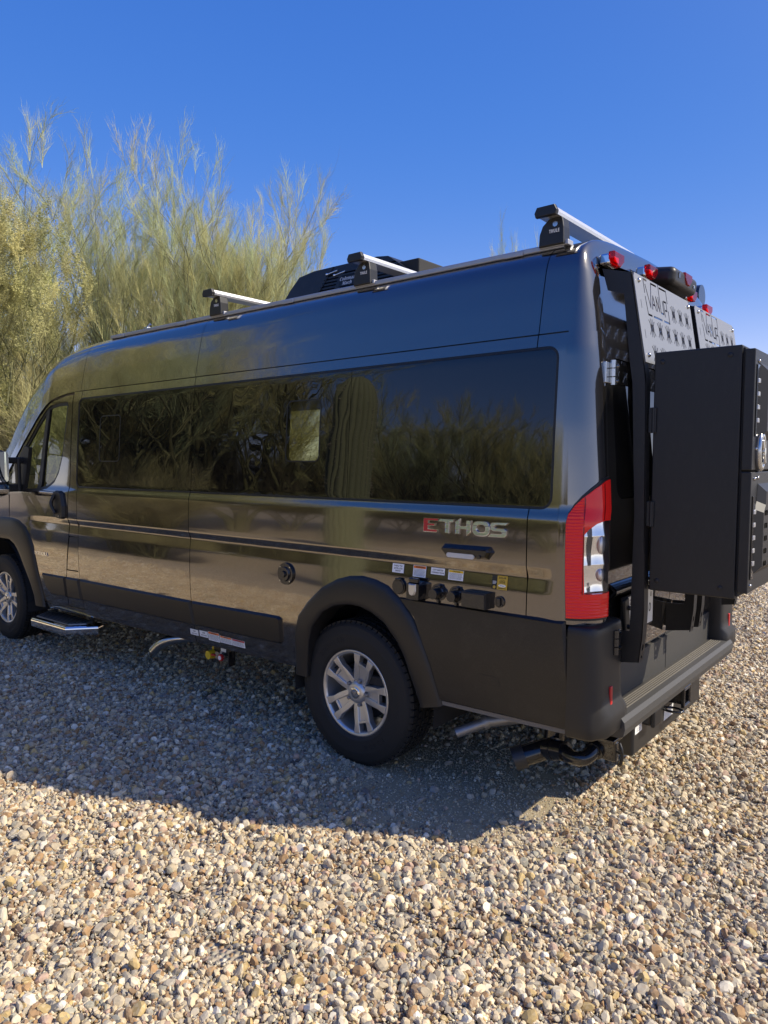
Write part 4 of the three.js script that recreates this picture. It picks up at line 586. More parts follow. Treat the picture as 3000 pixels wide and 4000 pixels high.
/* ---------- wheels ---------- */
function makeWheel() {
  const w = new THREE.Group(); w.name = 'wheel';
  const lat = (p, m, name) => { const o = mk(name, lathe(p, 72).rotateX(Math.PI / 2), m, w); return o; };
  // lathe axis becomes z, outer side at +z
  const R0 = 0.368, hw = 0.112;
  const tyre = lat([[0.205, -0.09], [0.222, -0.10], [0.26, -0.112], [0.30, -0.114], [0.335, -0.108], [0.355, -0.098], [0.3615, -0.086], [0.3615, -0.058], [0.353, -0.055], [0.353, -0.047], [0.3625, -0.044], [0.3635, -0.016], [0.354, -0.014], [0.354, -0.006], [0.3635, -0.004], [0.3635, 0.006], [0.354, 0.008], [0.354, 0.016], [0.3635, 0.018], [0.3625, 0.044], [0.353, 0.047], [0.353, 0.055], [0.3615, 0.058], [0.3615, 0.086], [0.355, 0.098], [0.345, 0.104], [0.341, 0.1065], [0.338, 0.1055], [0.32, 0.1115], [0.300, 0.1145], [0.298, 0.1138], [0.27, 0.113], [0.245, 0.110], [0.243, 0.1112], [0.232, 0.1075], [0.2295, 0.104], [0.222, 0.096], [0.212, 0.09]], M.rubber, 'tyre');
  // tread blocks
  const blocks = [], N = 64; for (let k = 0; k < N; k++) for (const [z, wd, off, ln] of [[-0.073, 0.030, 0, 0.8], [-0.030, 0.026, 0.5, 0.82], [0.0, 0.010, 0.2, 0.9], [0.030, 0.026, 0.7, 0.82], [0.073, 0.030, 0.3, 0.8]]) {
    const a = 2 * Math.PI * (k + off) / N, g = new THREE.BoxGeometry(2 * Math.PI * 0.366 / N * ln, 0.014, wd); const b = g.translate(0, 0.3640, z); b.applyMatrix4(new THREE.Matrix4().makeRotationZ(a)); blocks.push(b);
    if (Math.abs(z) > 0.05) { const s = Math.sign(z), g2 = new THREE.BoxGeometry(2 * Math.PI * 0.36 / N * 0.72, 0.026, 0.006); g2.rotateX(s * -0.62).translate(0, 0.3515, s * 0.0955); g2.applyMatrix4(new THREE.Matrix4().makeRotationZ(a)); blocks.push(g2); }
  }
  const tread = mk('tread', blocks, M.rubber, w); tread.userData.kind = 'stuff';
  // raised sidewall lettering
  const arcText = (s, r, a0, da) => [...s].flatMap((ch, i) => { if (ch === ' ') return []; const g = lettering(ch, 'sans_bold', 0.026, 0.0016); g.translate(-0.010, 0, 0); g.applyMatrix4(new THREE.Matrix4().makeRotationZ(a0 - i * da).multiply(new THREE.Matrix4().makeTranslation(0, r, 0.1128))); return [g]; });
  mk('tyre_lettering', [...arcText('NEXEN', 0.263, -2.35, 0.115), ...arcText('ROADIAN', 0.263, 0.9, 0.105)], M.rubber, w);
  lat([[0.222, 0.088], [0.2225, 0.096], [0.216, 0.0985], [0.205, 0.095], [0.198, 0.084], [0.196, 0.03], [0.180, -0.02], [0.18, -0.09], [0.20, -0.095]], M.wheel, 'rim');
  // spokes
  const sp = [], Zf = (r) => 0.088 - 0.018 * smooth(0.20, 0.06, r);
  const bar = (pts, depth, z) => { const s = new THREE.Shape(); pts.forEach(([x, y], i) => i ? s.lineTo(x, y) : s.moveTo(x, y)); const g = new THREE.ExtrudeGeometry(s, { depth, bevelEnabled: true, bevelSize: 0.003, bevelThickness: 0.003, bevelSegments: 2, bevelOffset: -0.003, steps: 1 }); g.translate(0, 0, z - depth); const P = g.attributes.position; for (let i = 0; i < P.count; i++) { const r = Math.hypot(P.getX(i), P.getY(i)); P.setZ(i, P.getZ(i) - 0.020 * smooth(0.20, 0.05, r)); } g.computeVertexNormals(); return g; };
  const spokes = [], webs = [];
  for (let k = 0; k < 5; k++) {
    const rot = (g) => g.applyMatrix4(new THREE.Matrix4().makeRotationZ(k * 2 * Math.PI / 5));
    for (const s of [1, -1]) spokes.push(rot(bar(s > 0 ? [[0.045, 0.012], [0.075, 0.013], [0.115, 0.019], [0.150, 0.024], [0.204, 0.026], [0.196, 0.068], [0.150, 0.052], [0.105, 0.050], [0.050, 0.040]] : [[0.045, -0.012], [0.050, -0.040], [0.105, -0.050], [0.150, -0.052], [0.196, -0.068], [0.204, -0.026], [0.150, -0.024], [0.115, -0.019], [0.075, -0.013]], 0.030, 0.094)));
    webs.push(rot(bar([[0.04, -0.02], [0.145, -0.026], [0.145, 0.026], [0.04, 0.02]], 0.020, 0.084)));
    webs.push(rot(bar([[0.142, -0.026], [0.156, -0.028], [0.156, 0.028], [0.142, 0.026]], 0.022, 0.0915)));
  }
  spokes.forEach((g) => mk('spoke', g, M.wheel, w));
  mk('spoke_webs', webs, M.wheel, w);
  lat([[0.0, 0.07], [0.058, 0.07], [0.056, 0.082], [0.046, 0.089], [0.036, 0.092], [0.0, 0.092]], M.wheel, 'hub');
  lat([[0, 0.096], [0.020, 0.0965], [0.029, 0.095], [0.0305, 0.090]], M.chrome, 'centre_cap');
  { const sh = new THREE.Shape(); [[0, -0.016], [0.006, -0.006], [0.014, 0.004], [0.018, 0.014], [0.009, 0.013], [0.004, 0.006], [0, 0.011], [-0.004, 0.006], [-0.009, 0.013], [-0.018, 0.014], [-0.014, 0.004], [-0.006, -0.006]].forEach(([x, y], i) => i ? sh.lineTo(x, y) : sh.moveTo(x, y)); mk('cap_emblem', new THREE.ExtrudeGeometry(sh, { depth: 0.0015, bevelEnabled: true, bevelSize: 0.001, bevelThickness: 0.001, bevelSegments: 1 }).translate(0, 0, 0.0962), M.wheelDark, w); }
  for (let k = 0; k < 5; k++) { const a = k * 2 * Math.PI / 5, c = [0.0635 * Math.cos(a), 0.0635 * Math.sin(a)]; mk('lug_nut', [rod([c[0], c[1], 0.062], [c[0], c[1], 0.088], 0.0115, 0.0105, 6), rod([c[0], c[1], 0.088], [c[0], c[1], 0.091], 0.008, 0.006, 6)], M.wheelDark, w); }
  mk('brake_disc', [lathe([[0, -0.02], [0.15, -0.02], [0.15, 0.0], [0, 0.0]], 32).rotateX(Math.PI / 2), rbox(0.06, 0.11, 0.05, -0.12, 0.05, 0.0, 0.01)], M.under, w);
  return w;
}
{
  const proto = makeWheel(); let n = 0;
  for (const [x, s] of [[0, 1], [-4.035, 1], [0, -1], [-4.035, -1]]) { const w = n ? proto.clone() : proto; w.name = n ? 'wheel_00' + n : 'wheel'; n++; w.position.set(x, 0.366, s * 0.868); w.rotation.y = s > 0 ? 0 : Math.PI; van.add(w); }
}
/* ---------- roof equipment ---------- */
for (const s of [1, -1]) {
  const r = mk('roof_rail', rbox(3.52, 0.024, 0.03, -0.73, 2.430, s * 0.802, 0.006), M.rail, van);
  for (const x of [-2.35, -1.62, -0.62, 0.80]) mk('rail_clip', rbox(0.09, 0.020, 0.012, x, 2.425, s * 0.8165, 0.004), M.rail, r);
}
for (const x of [0.985, -0.055, -1.245]) {
  const sh = new THREE.Shape(); [[-0.042, 0], [-0.045, 0.012], [-0.036, 0.030], [0.036, 0.030], [0.045, 0.012], [0.042, 0]].forEach(([a, b], i) => i ? sh.lineTo(a, b) : sh.moveTo(a, b));
  const bar = mk('crossbar', new THREE.ExtrudeGeometry(sh, { depth: 1.76, bevelEnabled: false }).translate(x, 2.538, -0.88), M.alu, van, 'silver aluminium roof crossbar');
  for (const o of [-0.016, 0.016]) mk('bar_groove', rbox(0.006, 0.0012, 1.75, x + o, 2.5682, 0, 0.0004), M.rail, bar);
  for (const s of [1, -1]) {
    const cap = new THREE.Shape(); [[-0.043, -0.002], [-0.047, 0.012], [-0.037, 0.032], [0.037, 0.032], [0.047, 0.012], [0.043, -0.002]].forEach(([a, b], i) => i ? cap.lineTo(a, b) : cap.moveTo(a, b));
    mk('end_cap', new THREE.ExtrudeGeometry(cap, { depth: 0.012, bevelEnabled: true, bevelSize: 0.003, bevelThickness: 0.006, bevelSegments: 3 }).translate(x, 2.538, s > 0 ? 0.878 : -0.89), M.trim, bar);
    const ft = new THREE.Shape(); [[-0.054, -0.105], [-0.051, -0.06], [-0.038, -0.028], [-0.012, -0.006], [0.026, 0.0], [0.044, -0.008], [0.049, -0.04], [0.051, -0.105]].forEach(([a, b], i) => i ? ft.lineTo(a, b) : ft.moveTo(a, b));
    const foot = mk('foot', new THREE.ExtrudeGeometry(ft, { depth: 0.05, bevelEnabled: true, bevelSize: 0.004, bevelThickness: 0.006, bevelSegments: 2 }).translate(x, 2.538, s > 0 ? 0.782 : -0.832), M.trim, bar);
    mk('foot_base', rbox(0.13, 0.022, 0.05, x + 0.004, 2.436, s * 0.80, 0.004), M.rail, bar);
    if (s > 0) {
      mk('foot_lock', rod([x + 0.018, 2.511, 0.837], [x + 0.018, 2.511, 0.842], 0.011, 0.011, 16), M.steel, bar);
      const g = lettering('THULE', 'sans_bold', 0.014, 0.001), w = g.boundingBox.max.x; g.scale(0.046 / w, 1, 1).translate(x - 0.010, 2.478, 0.8385); mk('foot_lettering', g, M.white, bar);
    }
  }
}
{ // air conditioner with a tapered shroud, its side slots cut through
  const x0 = -1.23, x1 = -0.07, yb = 2.49, yt = 2.745, zt = 0.30, zb = 0.36;
  const prof = [[x0, yb], [x0 + 0.10, yb + 0.155], [x0 + 0.17, yt - 0.02], [x0 + 0.30, yt], [x1 - 0.34, yt], [x1 - 0.25, yt - 0.012], [x1 - 0.06, yb + 0.12], [x1, yb]];
  const zAt = (y) => lerp(zb, zt, (y - yb) / (yt - yb)), slots = [];
  for (let r = 0; r < 8; r++) { const y = 2.555 + r * 0.0215; if (r === 7) continue; slots.push(roundRect(-0.885 + r * 0.012, y, -0.73 + r * 0.006, y + 0.009, 0.004, 2)); if (r < 3 || r > 4) slots.push(roundRect(-0.69 + r * 0.004, y, -0.50, y + 0.009, 0.004, 2)); slots.push(roundRect(-0.40, y, -0.16 - r * 0.012, y + 0.009, 0.004, 2)); }
  const parts = []; for (const s of [1, -1]) parts.push(sheet(prof, s > 0 ? slots : [], (x, y, o) => [x, y, s * (zAt(y) + o)], { thick: 0.008, du: 2, dv: 2 }));
  const g = new GB(); for (let i = 0; i + 1 < prof.length; i++) { const a = prof[i], b = prof[i + 1]; g.quad([a[0], a[1], zAt(a[1])], [b[0], b[1], zAt(b[1])], [b[0], b[1], -zAt(b[1])], [a[0], a[1], -zAt(a[1])]); }
  const ac = mk('air_conditioner', [...parts, g.geo()], M.plastic, van, 'black roof air conditioner with side slots');
  mk('shroud_seam', sheet([[-0.905, 2.517], [-0.895, 2.517], [-0.755, yt - 0.001], [-0.765, yt - 0.001]], [], (x, y, o) => [x, y, zAt(y) + o], { off: 0.004, thick: 0.004 }), M.plastic, ac);
  mk('coil', [rbox(0.95, 0.17, 0.58, -0.58, 2.605, 0, 0.01)], M.under, ac);
  for (const [xx, yy] of [[-0.80, 2.70], [-0.735, 2.685]]) mk('pipe_end', [rod([xx, yy, 0.315], [xx + 0.09, yy + 0.012, 0.315], 0.005), new THREE.SphereGeometry(0.009, 10, 8).translate(xx, yy, 0.318)], M.chrome, ac);
  const tex = canvasTex(256, 128, (c, w, h) => { fill(c, w, h, '#0b0b0c'); c.fillStyle = '#d8d8d8'; c.font = 'italic bold 58px serif'; c.textAlign = 'center'; c.fillText('Coleman', w / 2, 54); c.fillText('Mach', w / 2, 112); });
  const pg = new THREE.PlaneGeometry(0.13, 0.065).rotateX(-Math.atan((zb - zt) / (yt - yb))).translate(-0.62, 2.635, zAt(2.635) + 0.003); mk('maker_print', pg, std([1, 1, 1], { map: tex, roughness: 0.5 }), ac);
}
mk('roof_antenna', [rbox(0.05, 0.02, 0.03, -2.20, 2.475, 0.70, 0.004), rod([-2.20, 2.48, 0.70], [-2.17, 2.505, 0.69], 0.008)], M.steel, van);
/* ---------- nose of the van (mostly outside the picture) ---------- */
{
  const g = new GB(), n = 20, m = 16; // bonnet and front end
  const P = (i, k) => { const u = i / n, a = k / m * 2 - 1, x = lerp(-3.95, -4.98, u), hw = 0.985 - 0.03 * u - 0.22 * Math.pow(u, 5), z = hw * Math.sin(a * Math.PI / 2), y = lerp(1.30, 1.02, u) - 0.10 * Math.pow(Math.abs(a), 4) - 0.12 * Math.pow(u, 6); return [x + 0.25 * Math.pow(Math.abs(z), 3) * u, y, z]; };
  for (let i = 0; i < n; i++) for (let k = 0; k < m; k++) g.quad(P(i, k), P(i + 1, k), P(i + 1, k + 1), P(i, k + 1));
  const gg = g.geo(); mk('bonnet', gg, M.paint, van);
  const f = new GB(), Q = (k, y) => { const a = k / m * 2 - 1, p = P(n, k); return [p[0] - 0.05 * Math.sin((y - 0.3) / 0.6 * Math.PI), y, p[2]]; };
  const f2 = new GB(); for (let k = 0; k < m; k++) for (let j = 0; j < 8; j++) { const ya = lerp(0.28, P(n, k)[1], j / 8), yb = lerp(0.28, P(n, k)[1], (j + 1) / 8), yc = lerp(0.28, P(n, k + 1)[1], j / 8), yd = lerp(0.28, P(n, k + 1)[1], (j + 1) / 8); f2.quad(Q(k, ya), Q(k + 1, yc), Q(k + 1, yd), Q(k, yb)); }
  mk('front_bumper', f2.geo(), M.plastic, van);
  for (const s of [1, -1]) { mk('bumper_side', sheet([[-4.72, 0.32], [-4.72, 1.0], [-4.98, 0.9], [-4.98, 0.32]], [], (x, y, o) => [x, y, s * (lerp(0.965, 0.74, smooth(-4.7, -4.98, x)) + o)], {}), M.plastic, van); mk('headlight', rbox(0.20, 0.22, 0.06, -4.72, 1.0, s * 0.955, 0.025, [0, 0.25 * s, 0]), M.clear, van); }
}
/* ---------- ground ---------- */
const PEB = [[0.651, 0.532, 0.341], [0.692, 0.602, 0.431], [0.525, 0.431, 0.279], [0.385, 0.338, 0.259], [0.318, 0.301, 0.235], [0.372, 0.229, 0.109], [0.301, 0.201, 0.116], [0.463, 0.319, 0.224], [0.145, 0.137, 0.125], [0.479, 0.347, 0.15], [0.735, 0.662, 0.512], [0.27, 0.247, 0.208]];
const PW = [0.16, 0.11, 0.14, 0.12, 0.09, 0.08, 0.08, 0.05, 0.04, 0.05, 0.03, 0.05];
const pick = (r) => { let a = r(); for (let i = 0; i < PW.length; i++) { if ((a -= PW[i]) < 0) return PEB[i]; } return PEB[0]; };
const ground = new THREE.Group();
{
  const toS = (v) => Math.round(255 * (v <= 0.0031308 ? 12.92 * v : 1.055 * Math.pow(v, 1 / 2.4) - 0.055));
  const cells = (u, v, n) => { const x = u * n, y = v * n, i = Math.floor(x), j = Math.floor(y); let best = 9, id = 0; for (let a = -1; a <= 1; a++) for (let b = -1; b <= 1; b++) { const p = ((i + a) % n + n) % n, q = ((j + b) % n + n) % n, dx = i + a + hash2(p * 3 + 1, q * 5 + 2) - x, dy = j + b + hash2(p * 7 + 3, q * 11 + 5) - y, d = dx * dx + dy * dy; if (d < best) { best = d; id = p * 131 + q * 17; } } return [Math.sqrt(best), id]; };
  const tex = dataTex(512, 512, (u, v) => { const [d, id] = cells(u, v, 55), c = PEB[Math.floor(hash2(id, 5) * PEB.length)], base = [0.37, 0.315, 0.235], s = smooth(0.62, 0.40, d), k = 0.85 + 0.3 * vnoise(u * 23, v * 23); return [0, 1, 2].map((n) => toS(clamp(lerp(base[n], c[n], s * 0.9) * k, 0, 1))); }, true);
  const bump = dataTex(512, 512, (u, v) => { const [d] = cells(u, v, 55); const h = 255 * clamp(1 - d * 1.3, 0, 1); return [h, h, h]; });
  const geo = new THREE.PlaneGeometry(600, 600, 1, 1).rotateX(-Math.PI / 2); const uv = geo.attributes.uv; for (let i = 0; i < uv.count; i++) uv.setXY(i, uv.getX(i) * 600, uv.getY(i) * 600);
  const m = mk('ground', geo, std([1, 1, 1], { map: tex, bumpMap: bump, bumpScale: 0.012, roughness: 0.95 }), scene); m.position.y = -0.004; m.userData.kind = 'structure'; m.userData.label = 'tan desert gravel ground'; m.userData.category = 'ground';
  // trodden earth by the rear wheel, where the gravel is thin
  const dirt = dataTex(512, 512, (u, v, i, j) => { const n = 0.5 * fbm(u * 14, v * 14) + 0.3 * hash2(i, j) + 0.2 * hash2(i >> 1, j >> 1), s = hash2(i >> 2, (j >> 2) + 77) > 0.93 ? 1.35 : 1, k = (0.66 + 0.6 * n) * s; return [toS(clamp(0.39 * k, 0, 1)), toS(clamp(0.325 * k, 0, 1)), toS(clamp(0.205 * k, 0, 1))]; }, true);
  const dg = new THREE.PlaneGeometry(2.3, 1.5, 40, 30).rotateX(-Math.PI / 2).translate(0.36, 0, 0.80), dp = dg.attributes.position; for (let i = 0; i < dp.count; i++) dp.setY(i, 0.006 * (fbm(dp.getX(i) * 1.3 + 20, dp.getZ(i) * 1.3) - 0.5) + 0.0035); dg.computeVertexNormals(); const du = dg.attributes.uv; for (let i = 0; i < du.count; i++) du.setXY(i, dp.getX(i) * 0.9, dp.getZ(i) * 0.9);
  const e = mk('earth', dg, std([1, 1, 1], { map: dirt, bumpMap: grain(6), bumpScale: 0.003, roughness: 1 }), scene); e.userData.kind = 'structure'; e.userData.label = 'packed brown earth between the gravel beside the rear wheel'; e.userData.category = 'ground';
}
{
  const r = rng(77), kinds = [];
  for (let v = 0; v < 7; v++) {
    let g = new THREE.IcosahedronGeometry(1, 1); const p = g.attributes.position, planes = [];
    for (let k = 0; k < 9; k++) planes.push([V(r() - 0.5, r() - 0.5, r() - 0.5).normalize(), 0.52 + 0.36 * r()]);
    for (let i = 0; i < p.count; i++) { const q = V(p.getX(i), p.getY(i), p.getZ(i)); q.multiplyScalar(1 + 0.10 * (hash2(Math.round(q.x * 50) + v * 91, Math.round(q.y * 50 + q.z * 31)) - 0.5)); for (const [n, d] of planes) { const t = q.dot(n); if (t > d) q.addScaledVector(n, d - t); } p.setXYZ(i, q.x, q.y, q.z); }
    g = g.index ? g.toNonIndexed() : g; g.computeVertexNormals(); kinds.push(g);
  }
  const patch = (x, z) => { const d = Math.hypot((x - 0.36) / 0.85, (z - 0.80) / 0.55), e = Math.hypot((x + 3.9) / 0.7, (z - 0.75) / 0.3); return Math.max(smooth(1.35, 0.55, d + 0.55 * (fbm(x * 2.2, z * 2.2 + 9) - 0.5)), 0.7 * smooth(1.0, 0.5, e)); };
  // handfuls of stones, each stone with its own colour; scattered and turned at random
  const RAD = 0.13;
  const handful = (count, tiny) => {
    const P = [], N = [], C = [];
    for (let i = 0; i < count; i++) {
      const a = r() * 6.283, d = RAD * Math.sqrt(r()), gs = Math.sqrt(-2 * Math.log(1 - r() * 0.9999)) * Math.cos(6.283 * r()); let s = clamp(0.0066 * Math.exp(0.48 * gs), 0.0025, 0.023) * (r() < 0.006 ? 1.7 : 1); if (tiny && r() < tiny) s = 0.0016 + 0.003 * r();
      const m = new THREE.Matrix4().compose(V(d * Math.cos(a), s * (0.05 + 0.55 * r()), d * Math.sin(a)), new THREE.Quaternion().setFromEuler(new THREE.Euler(r() * 6.28, r() * 6.28, r() * 6.28)), V(s * (0.85 + 0.5 * r()), s * (0.55 + 0.35 * r()), s * (0.75 + 0.4 * r())));
      const g = kinds[Math.floor(r() * kinds.length)], p = g.attributes.position, n = g.attributes.normal, nm = new THREE.Matrix3().getNormalMatrix(m), c = pick(r), b = 0.80 + 0.36 * r(), q = V(0, 0, 0), spot = pick(r);
      for (let k = 0; k < p.count; k++) { q.fromBufferAttribute(p, k).applyMatrix4(m); P.push(q.x, q.y, q.z); q.fromBufferAttribute(n, k).applyMatrix3(nm).normalize(); N.push(q.x, q.y, q.z); const f = Math.floor(k / 3), w = hash2(f, i) > 0.78 ? 0.35 : 0.0, v = b * (0.90 + 0.2 * hash2(f + 9, i)); C.push(lerp(c[0], spot[0], w) * v, lerp(c[1], spot[1], w) * v, lerp(c[2], spot[2], w) * v); }
    }
    const g = new THREE.BufferGeometry(); g.setAttribute('position', new THREE.Float32BufferAttribute(P, 3)); g.setAttribute('normal', new THREE.Float32BufferAttribute(N, 3)); g.setAttribute('color', new THREE.Float32BufferAttribute(C, 3)); return g;
  };
  const heaps = []; for (let k = 0; k < 12; k++) heaps.push(handful(680, 0.28)); const half = [], thin = []; for (let k = 0; k < 4; k++) { half.push(handful(400, 0.5)); thin.push(handful(460, 0.93)); }
  const all = [...heaps, ...half, ...thin], lists = all.map(() => []), cx = 2.38, cz = 3.618, fx = -0.636, fz = -0.772;
  for (let gx = -14; gx < 9; gx += 0.178) for (let gz = -14; gz < 6; gz += 0.178) {
    const x = gx + (r() - 0.5) * 0.12, z = gz + (r() - 0.5) * 0.12, dx = x - cx, dz = z - cz, d = Math.hypot(dx, dz), f = (dx * fx + dz * fz) / d; r(); if (d < 0.8 || d > 15.5 || f < 0.60) continue; if (d > 9 && r() < (d - 9) / 9) continue;
    const p = patch(x, z), q = p + 0.5 * (r() - 0.5), sparse = q > 0.72, mid = !sparse && q > 0.28, k = sparse ? heaps.length + half.length + Math.floor(r() * thin.length) : mid ? heaps.length + Math.floor(r() * half.length) : Math.floor(r() * heaps.length), sc = (d > 9 ? 1.15 : 1) * (z < -0.9 || (x > 1.6 && z < 1.2) ? 0.9 : 1) * (0.92 + 0.16 * r());
    const o = new THREE.Object3D(); o.position.set(x, 0.006 * (fbm(x * 1.3 + 20, z * 1.3) - 0.5) + (sparse ? 0.002 : 0.012 * (fbm(x * 2.4 + 5, z * 2.4) - 0.35)), z); o.rotation.y = r() * 6.283; o.scale.setScalar(sc); o.updateMatrix(); lists[k].push(o.matrix);
  }
  const gravel = new THREE.Group(); thing(gravel, 'gravel', 'loose tan and grey crushed gravel covering the ground', 'gravel', null, 'stuff'); const gm = std([1, 1, 1], { roughness: 0.9, vertexColors: true });
  { const tg = new GB(); cone3(tg, V(0, 0, 0), V(0.5, 0.01, 0.03), 0.012, 0.010, 5); cone3(tg, V(0.5, 0.01, 0.03), V(1, 0, -0.04), 0.010, 0.005, 5); const im = new THREE.InstancedMesh(tg.geo(), std([0.42, 0.34, 0.22], { roughness: 0.9 }), 150); im.name = 'twigs'; im.userData.kind = 'stuff'; for (let k = 0; k < 150; k++) { const d = 1.2 + 6 * r(), a = (r() - 0.5) * 1.5, o = new THREE.Object3D(); o.position.set(cx + d * (fx * Math.cos(a) - fz * Math.sin(a)), 0.016 + 0.008 * r(), cz + d * (fx * Math.sin(a) + fz * Math.cos(a))); o.rotation.set((r() - 0.5) * 0.2, r() * 6.28, (r() - 0.5) * 0.2); const l = 0.05 + 0.14 * r() * r(); o.scale.set(l, 0.12 + 0.1 * r(), 0.12 + 0.1 * r()); o.updateMatrix(); im.setMatrixAt(k, o.matrix); } gravel.add(im); }
  all.forEach((g, k) => { const im = new THREE.InstancedMesh(g, gm, lists[k].length); im.name = 'stones'; im.userData.kind = 'stuff'; im.castShadow = im.receiveShadow = true; lists[k].forEach((m, i) => im.setMatrixAt(i, m)); gravel.add(im); });
}
/* ---------- trees ---------- */
const bark = { green: std([0.17, 0.165, 0.07], { roughness: 0.8 }), grey: std([0.14, 0.11, 0.085], { roughness: 0.9 }) };
function cone3(g, a, b, r0, r1, seg = 3) { // tapered stick between two points
  const d = b.clone().sub(a), u = V(0, 1, 0).cross(d); if (u.lengthSq() < 1e-9) u.set(1, 0, 0); u.normalize(); const w = d.clone().cross(u).normalize(), P = (c, r, t) => c.clone().addScaledVector(u, r * Math.cos(t)).addScaledVector(w, r * Math.sin(t)).toArray(), N = (t) => u.clone().multiplyScalar(Math.cos(t)).addScaledVector(w, Math.sin(t)).toArray();
  for (let i = 0; i < seg; i++) { const t0 = 2 * Math.PI * i / seg, t1 = 2 * Math.PI * (i + 1) / seg; g.quad(P(a, r0, t0), P(a, r0, t1), P(b, r1, t1), P(b, r1, t0), [N(t0), N(t1), N(t1), N(t0)]); }
}
function sprayGeo(seed, leafy) { // broom of fine twigs, one metre tall along +y
  const r = rng(seed), g = new GB();
  const twig = (p, d, len, rad, depth) => {
    let a = p.clone(); const n = 3, dir = d.clone();
    for (let i = 0; i < n; i++) { dir.add(V((r() - 0.5) * 0.42, (depth ? 0.10 : 0.04) + (r() - 0.5) * 0.16, (r() - 0.5) * 0.42)).normalize(); const b = a.clone().addScaledVector(dir, len / n); cone3(g, a, b, rad * (1 - 0.28 * i), rad * (1 - 0.28 * (i + 1))); a = b;
      if (depth < 2) { const m = depth ? 2 : 4; for (let k = 0; k < m; k++) { const t = r() * 6.28, side = V(Math.cos(t), 0.25, Math.sin(t)).normalize(), nd = dir.clone().multiplyScalar(0.85).addScaledVector(side, 0.36 + 0.34 * r()).normalize(); twig(a.clone().addScaledVector(dir, -len / n * r()), nd, len * (0.42 + 0.3 * r()), rad * 0.6, depth + 1); } }
      else if (leafy) for (let k = 0; k < leafy; k++) { const t = r() * 6.28, q = a.clone().addScaledVector(dir, -len / n * r()), e = V(Math.cos(t), 0.3 * r() - 0.3, Math.sin(t)).multiplyScalar(0.03 + 0.03 * r()), f = dir.clone().multiplyScalar(0.010); const A = q.toArray(), B = q.clone().add(e).add(f).toArray(), C = q.clone().addScaledVector(e, 0.6).addScaledVector(f, 2.4).toArray(); g.tri(A, B, C); }
    }
  };
  twig(V(0, 0, 0), V(0, 1, 0), 0.66, 0.0062, 0);
  return g.geo();
}
const sprays = [11, 22, 33].map((s) => sprayGeo(s, 0)), leafSprays = [44, 55].map((s) => sprayGeo(s, 3));
const twigMat = std([1, 1, 1], { roughness: 0.85 }), leafMat = phy([1, 1, 1], { roughness: 0.8, transmission: 0.25, thickness: 0 });
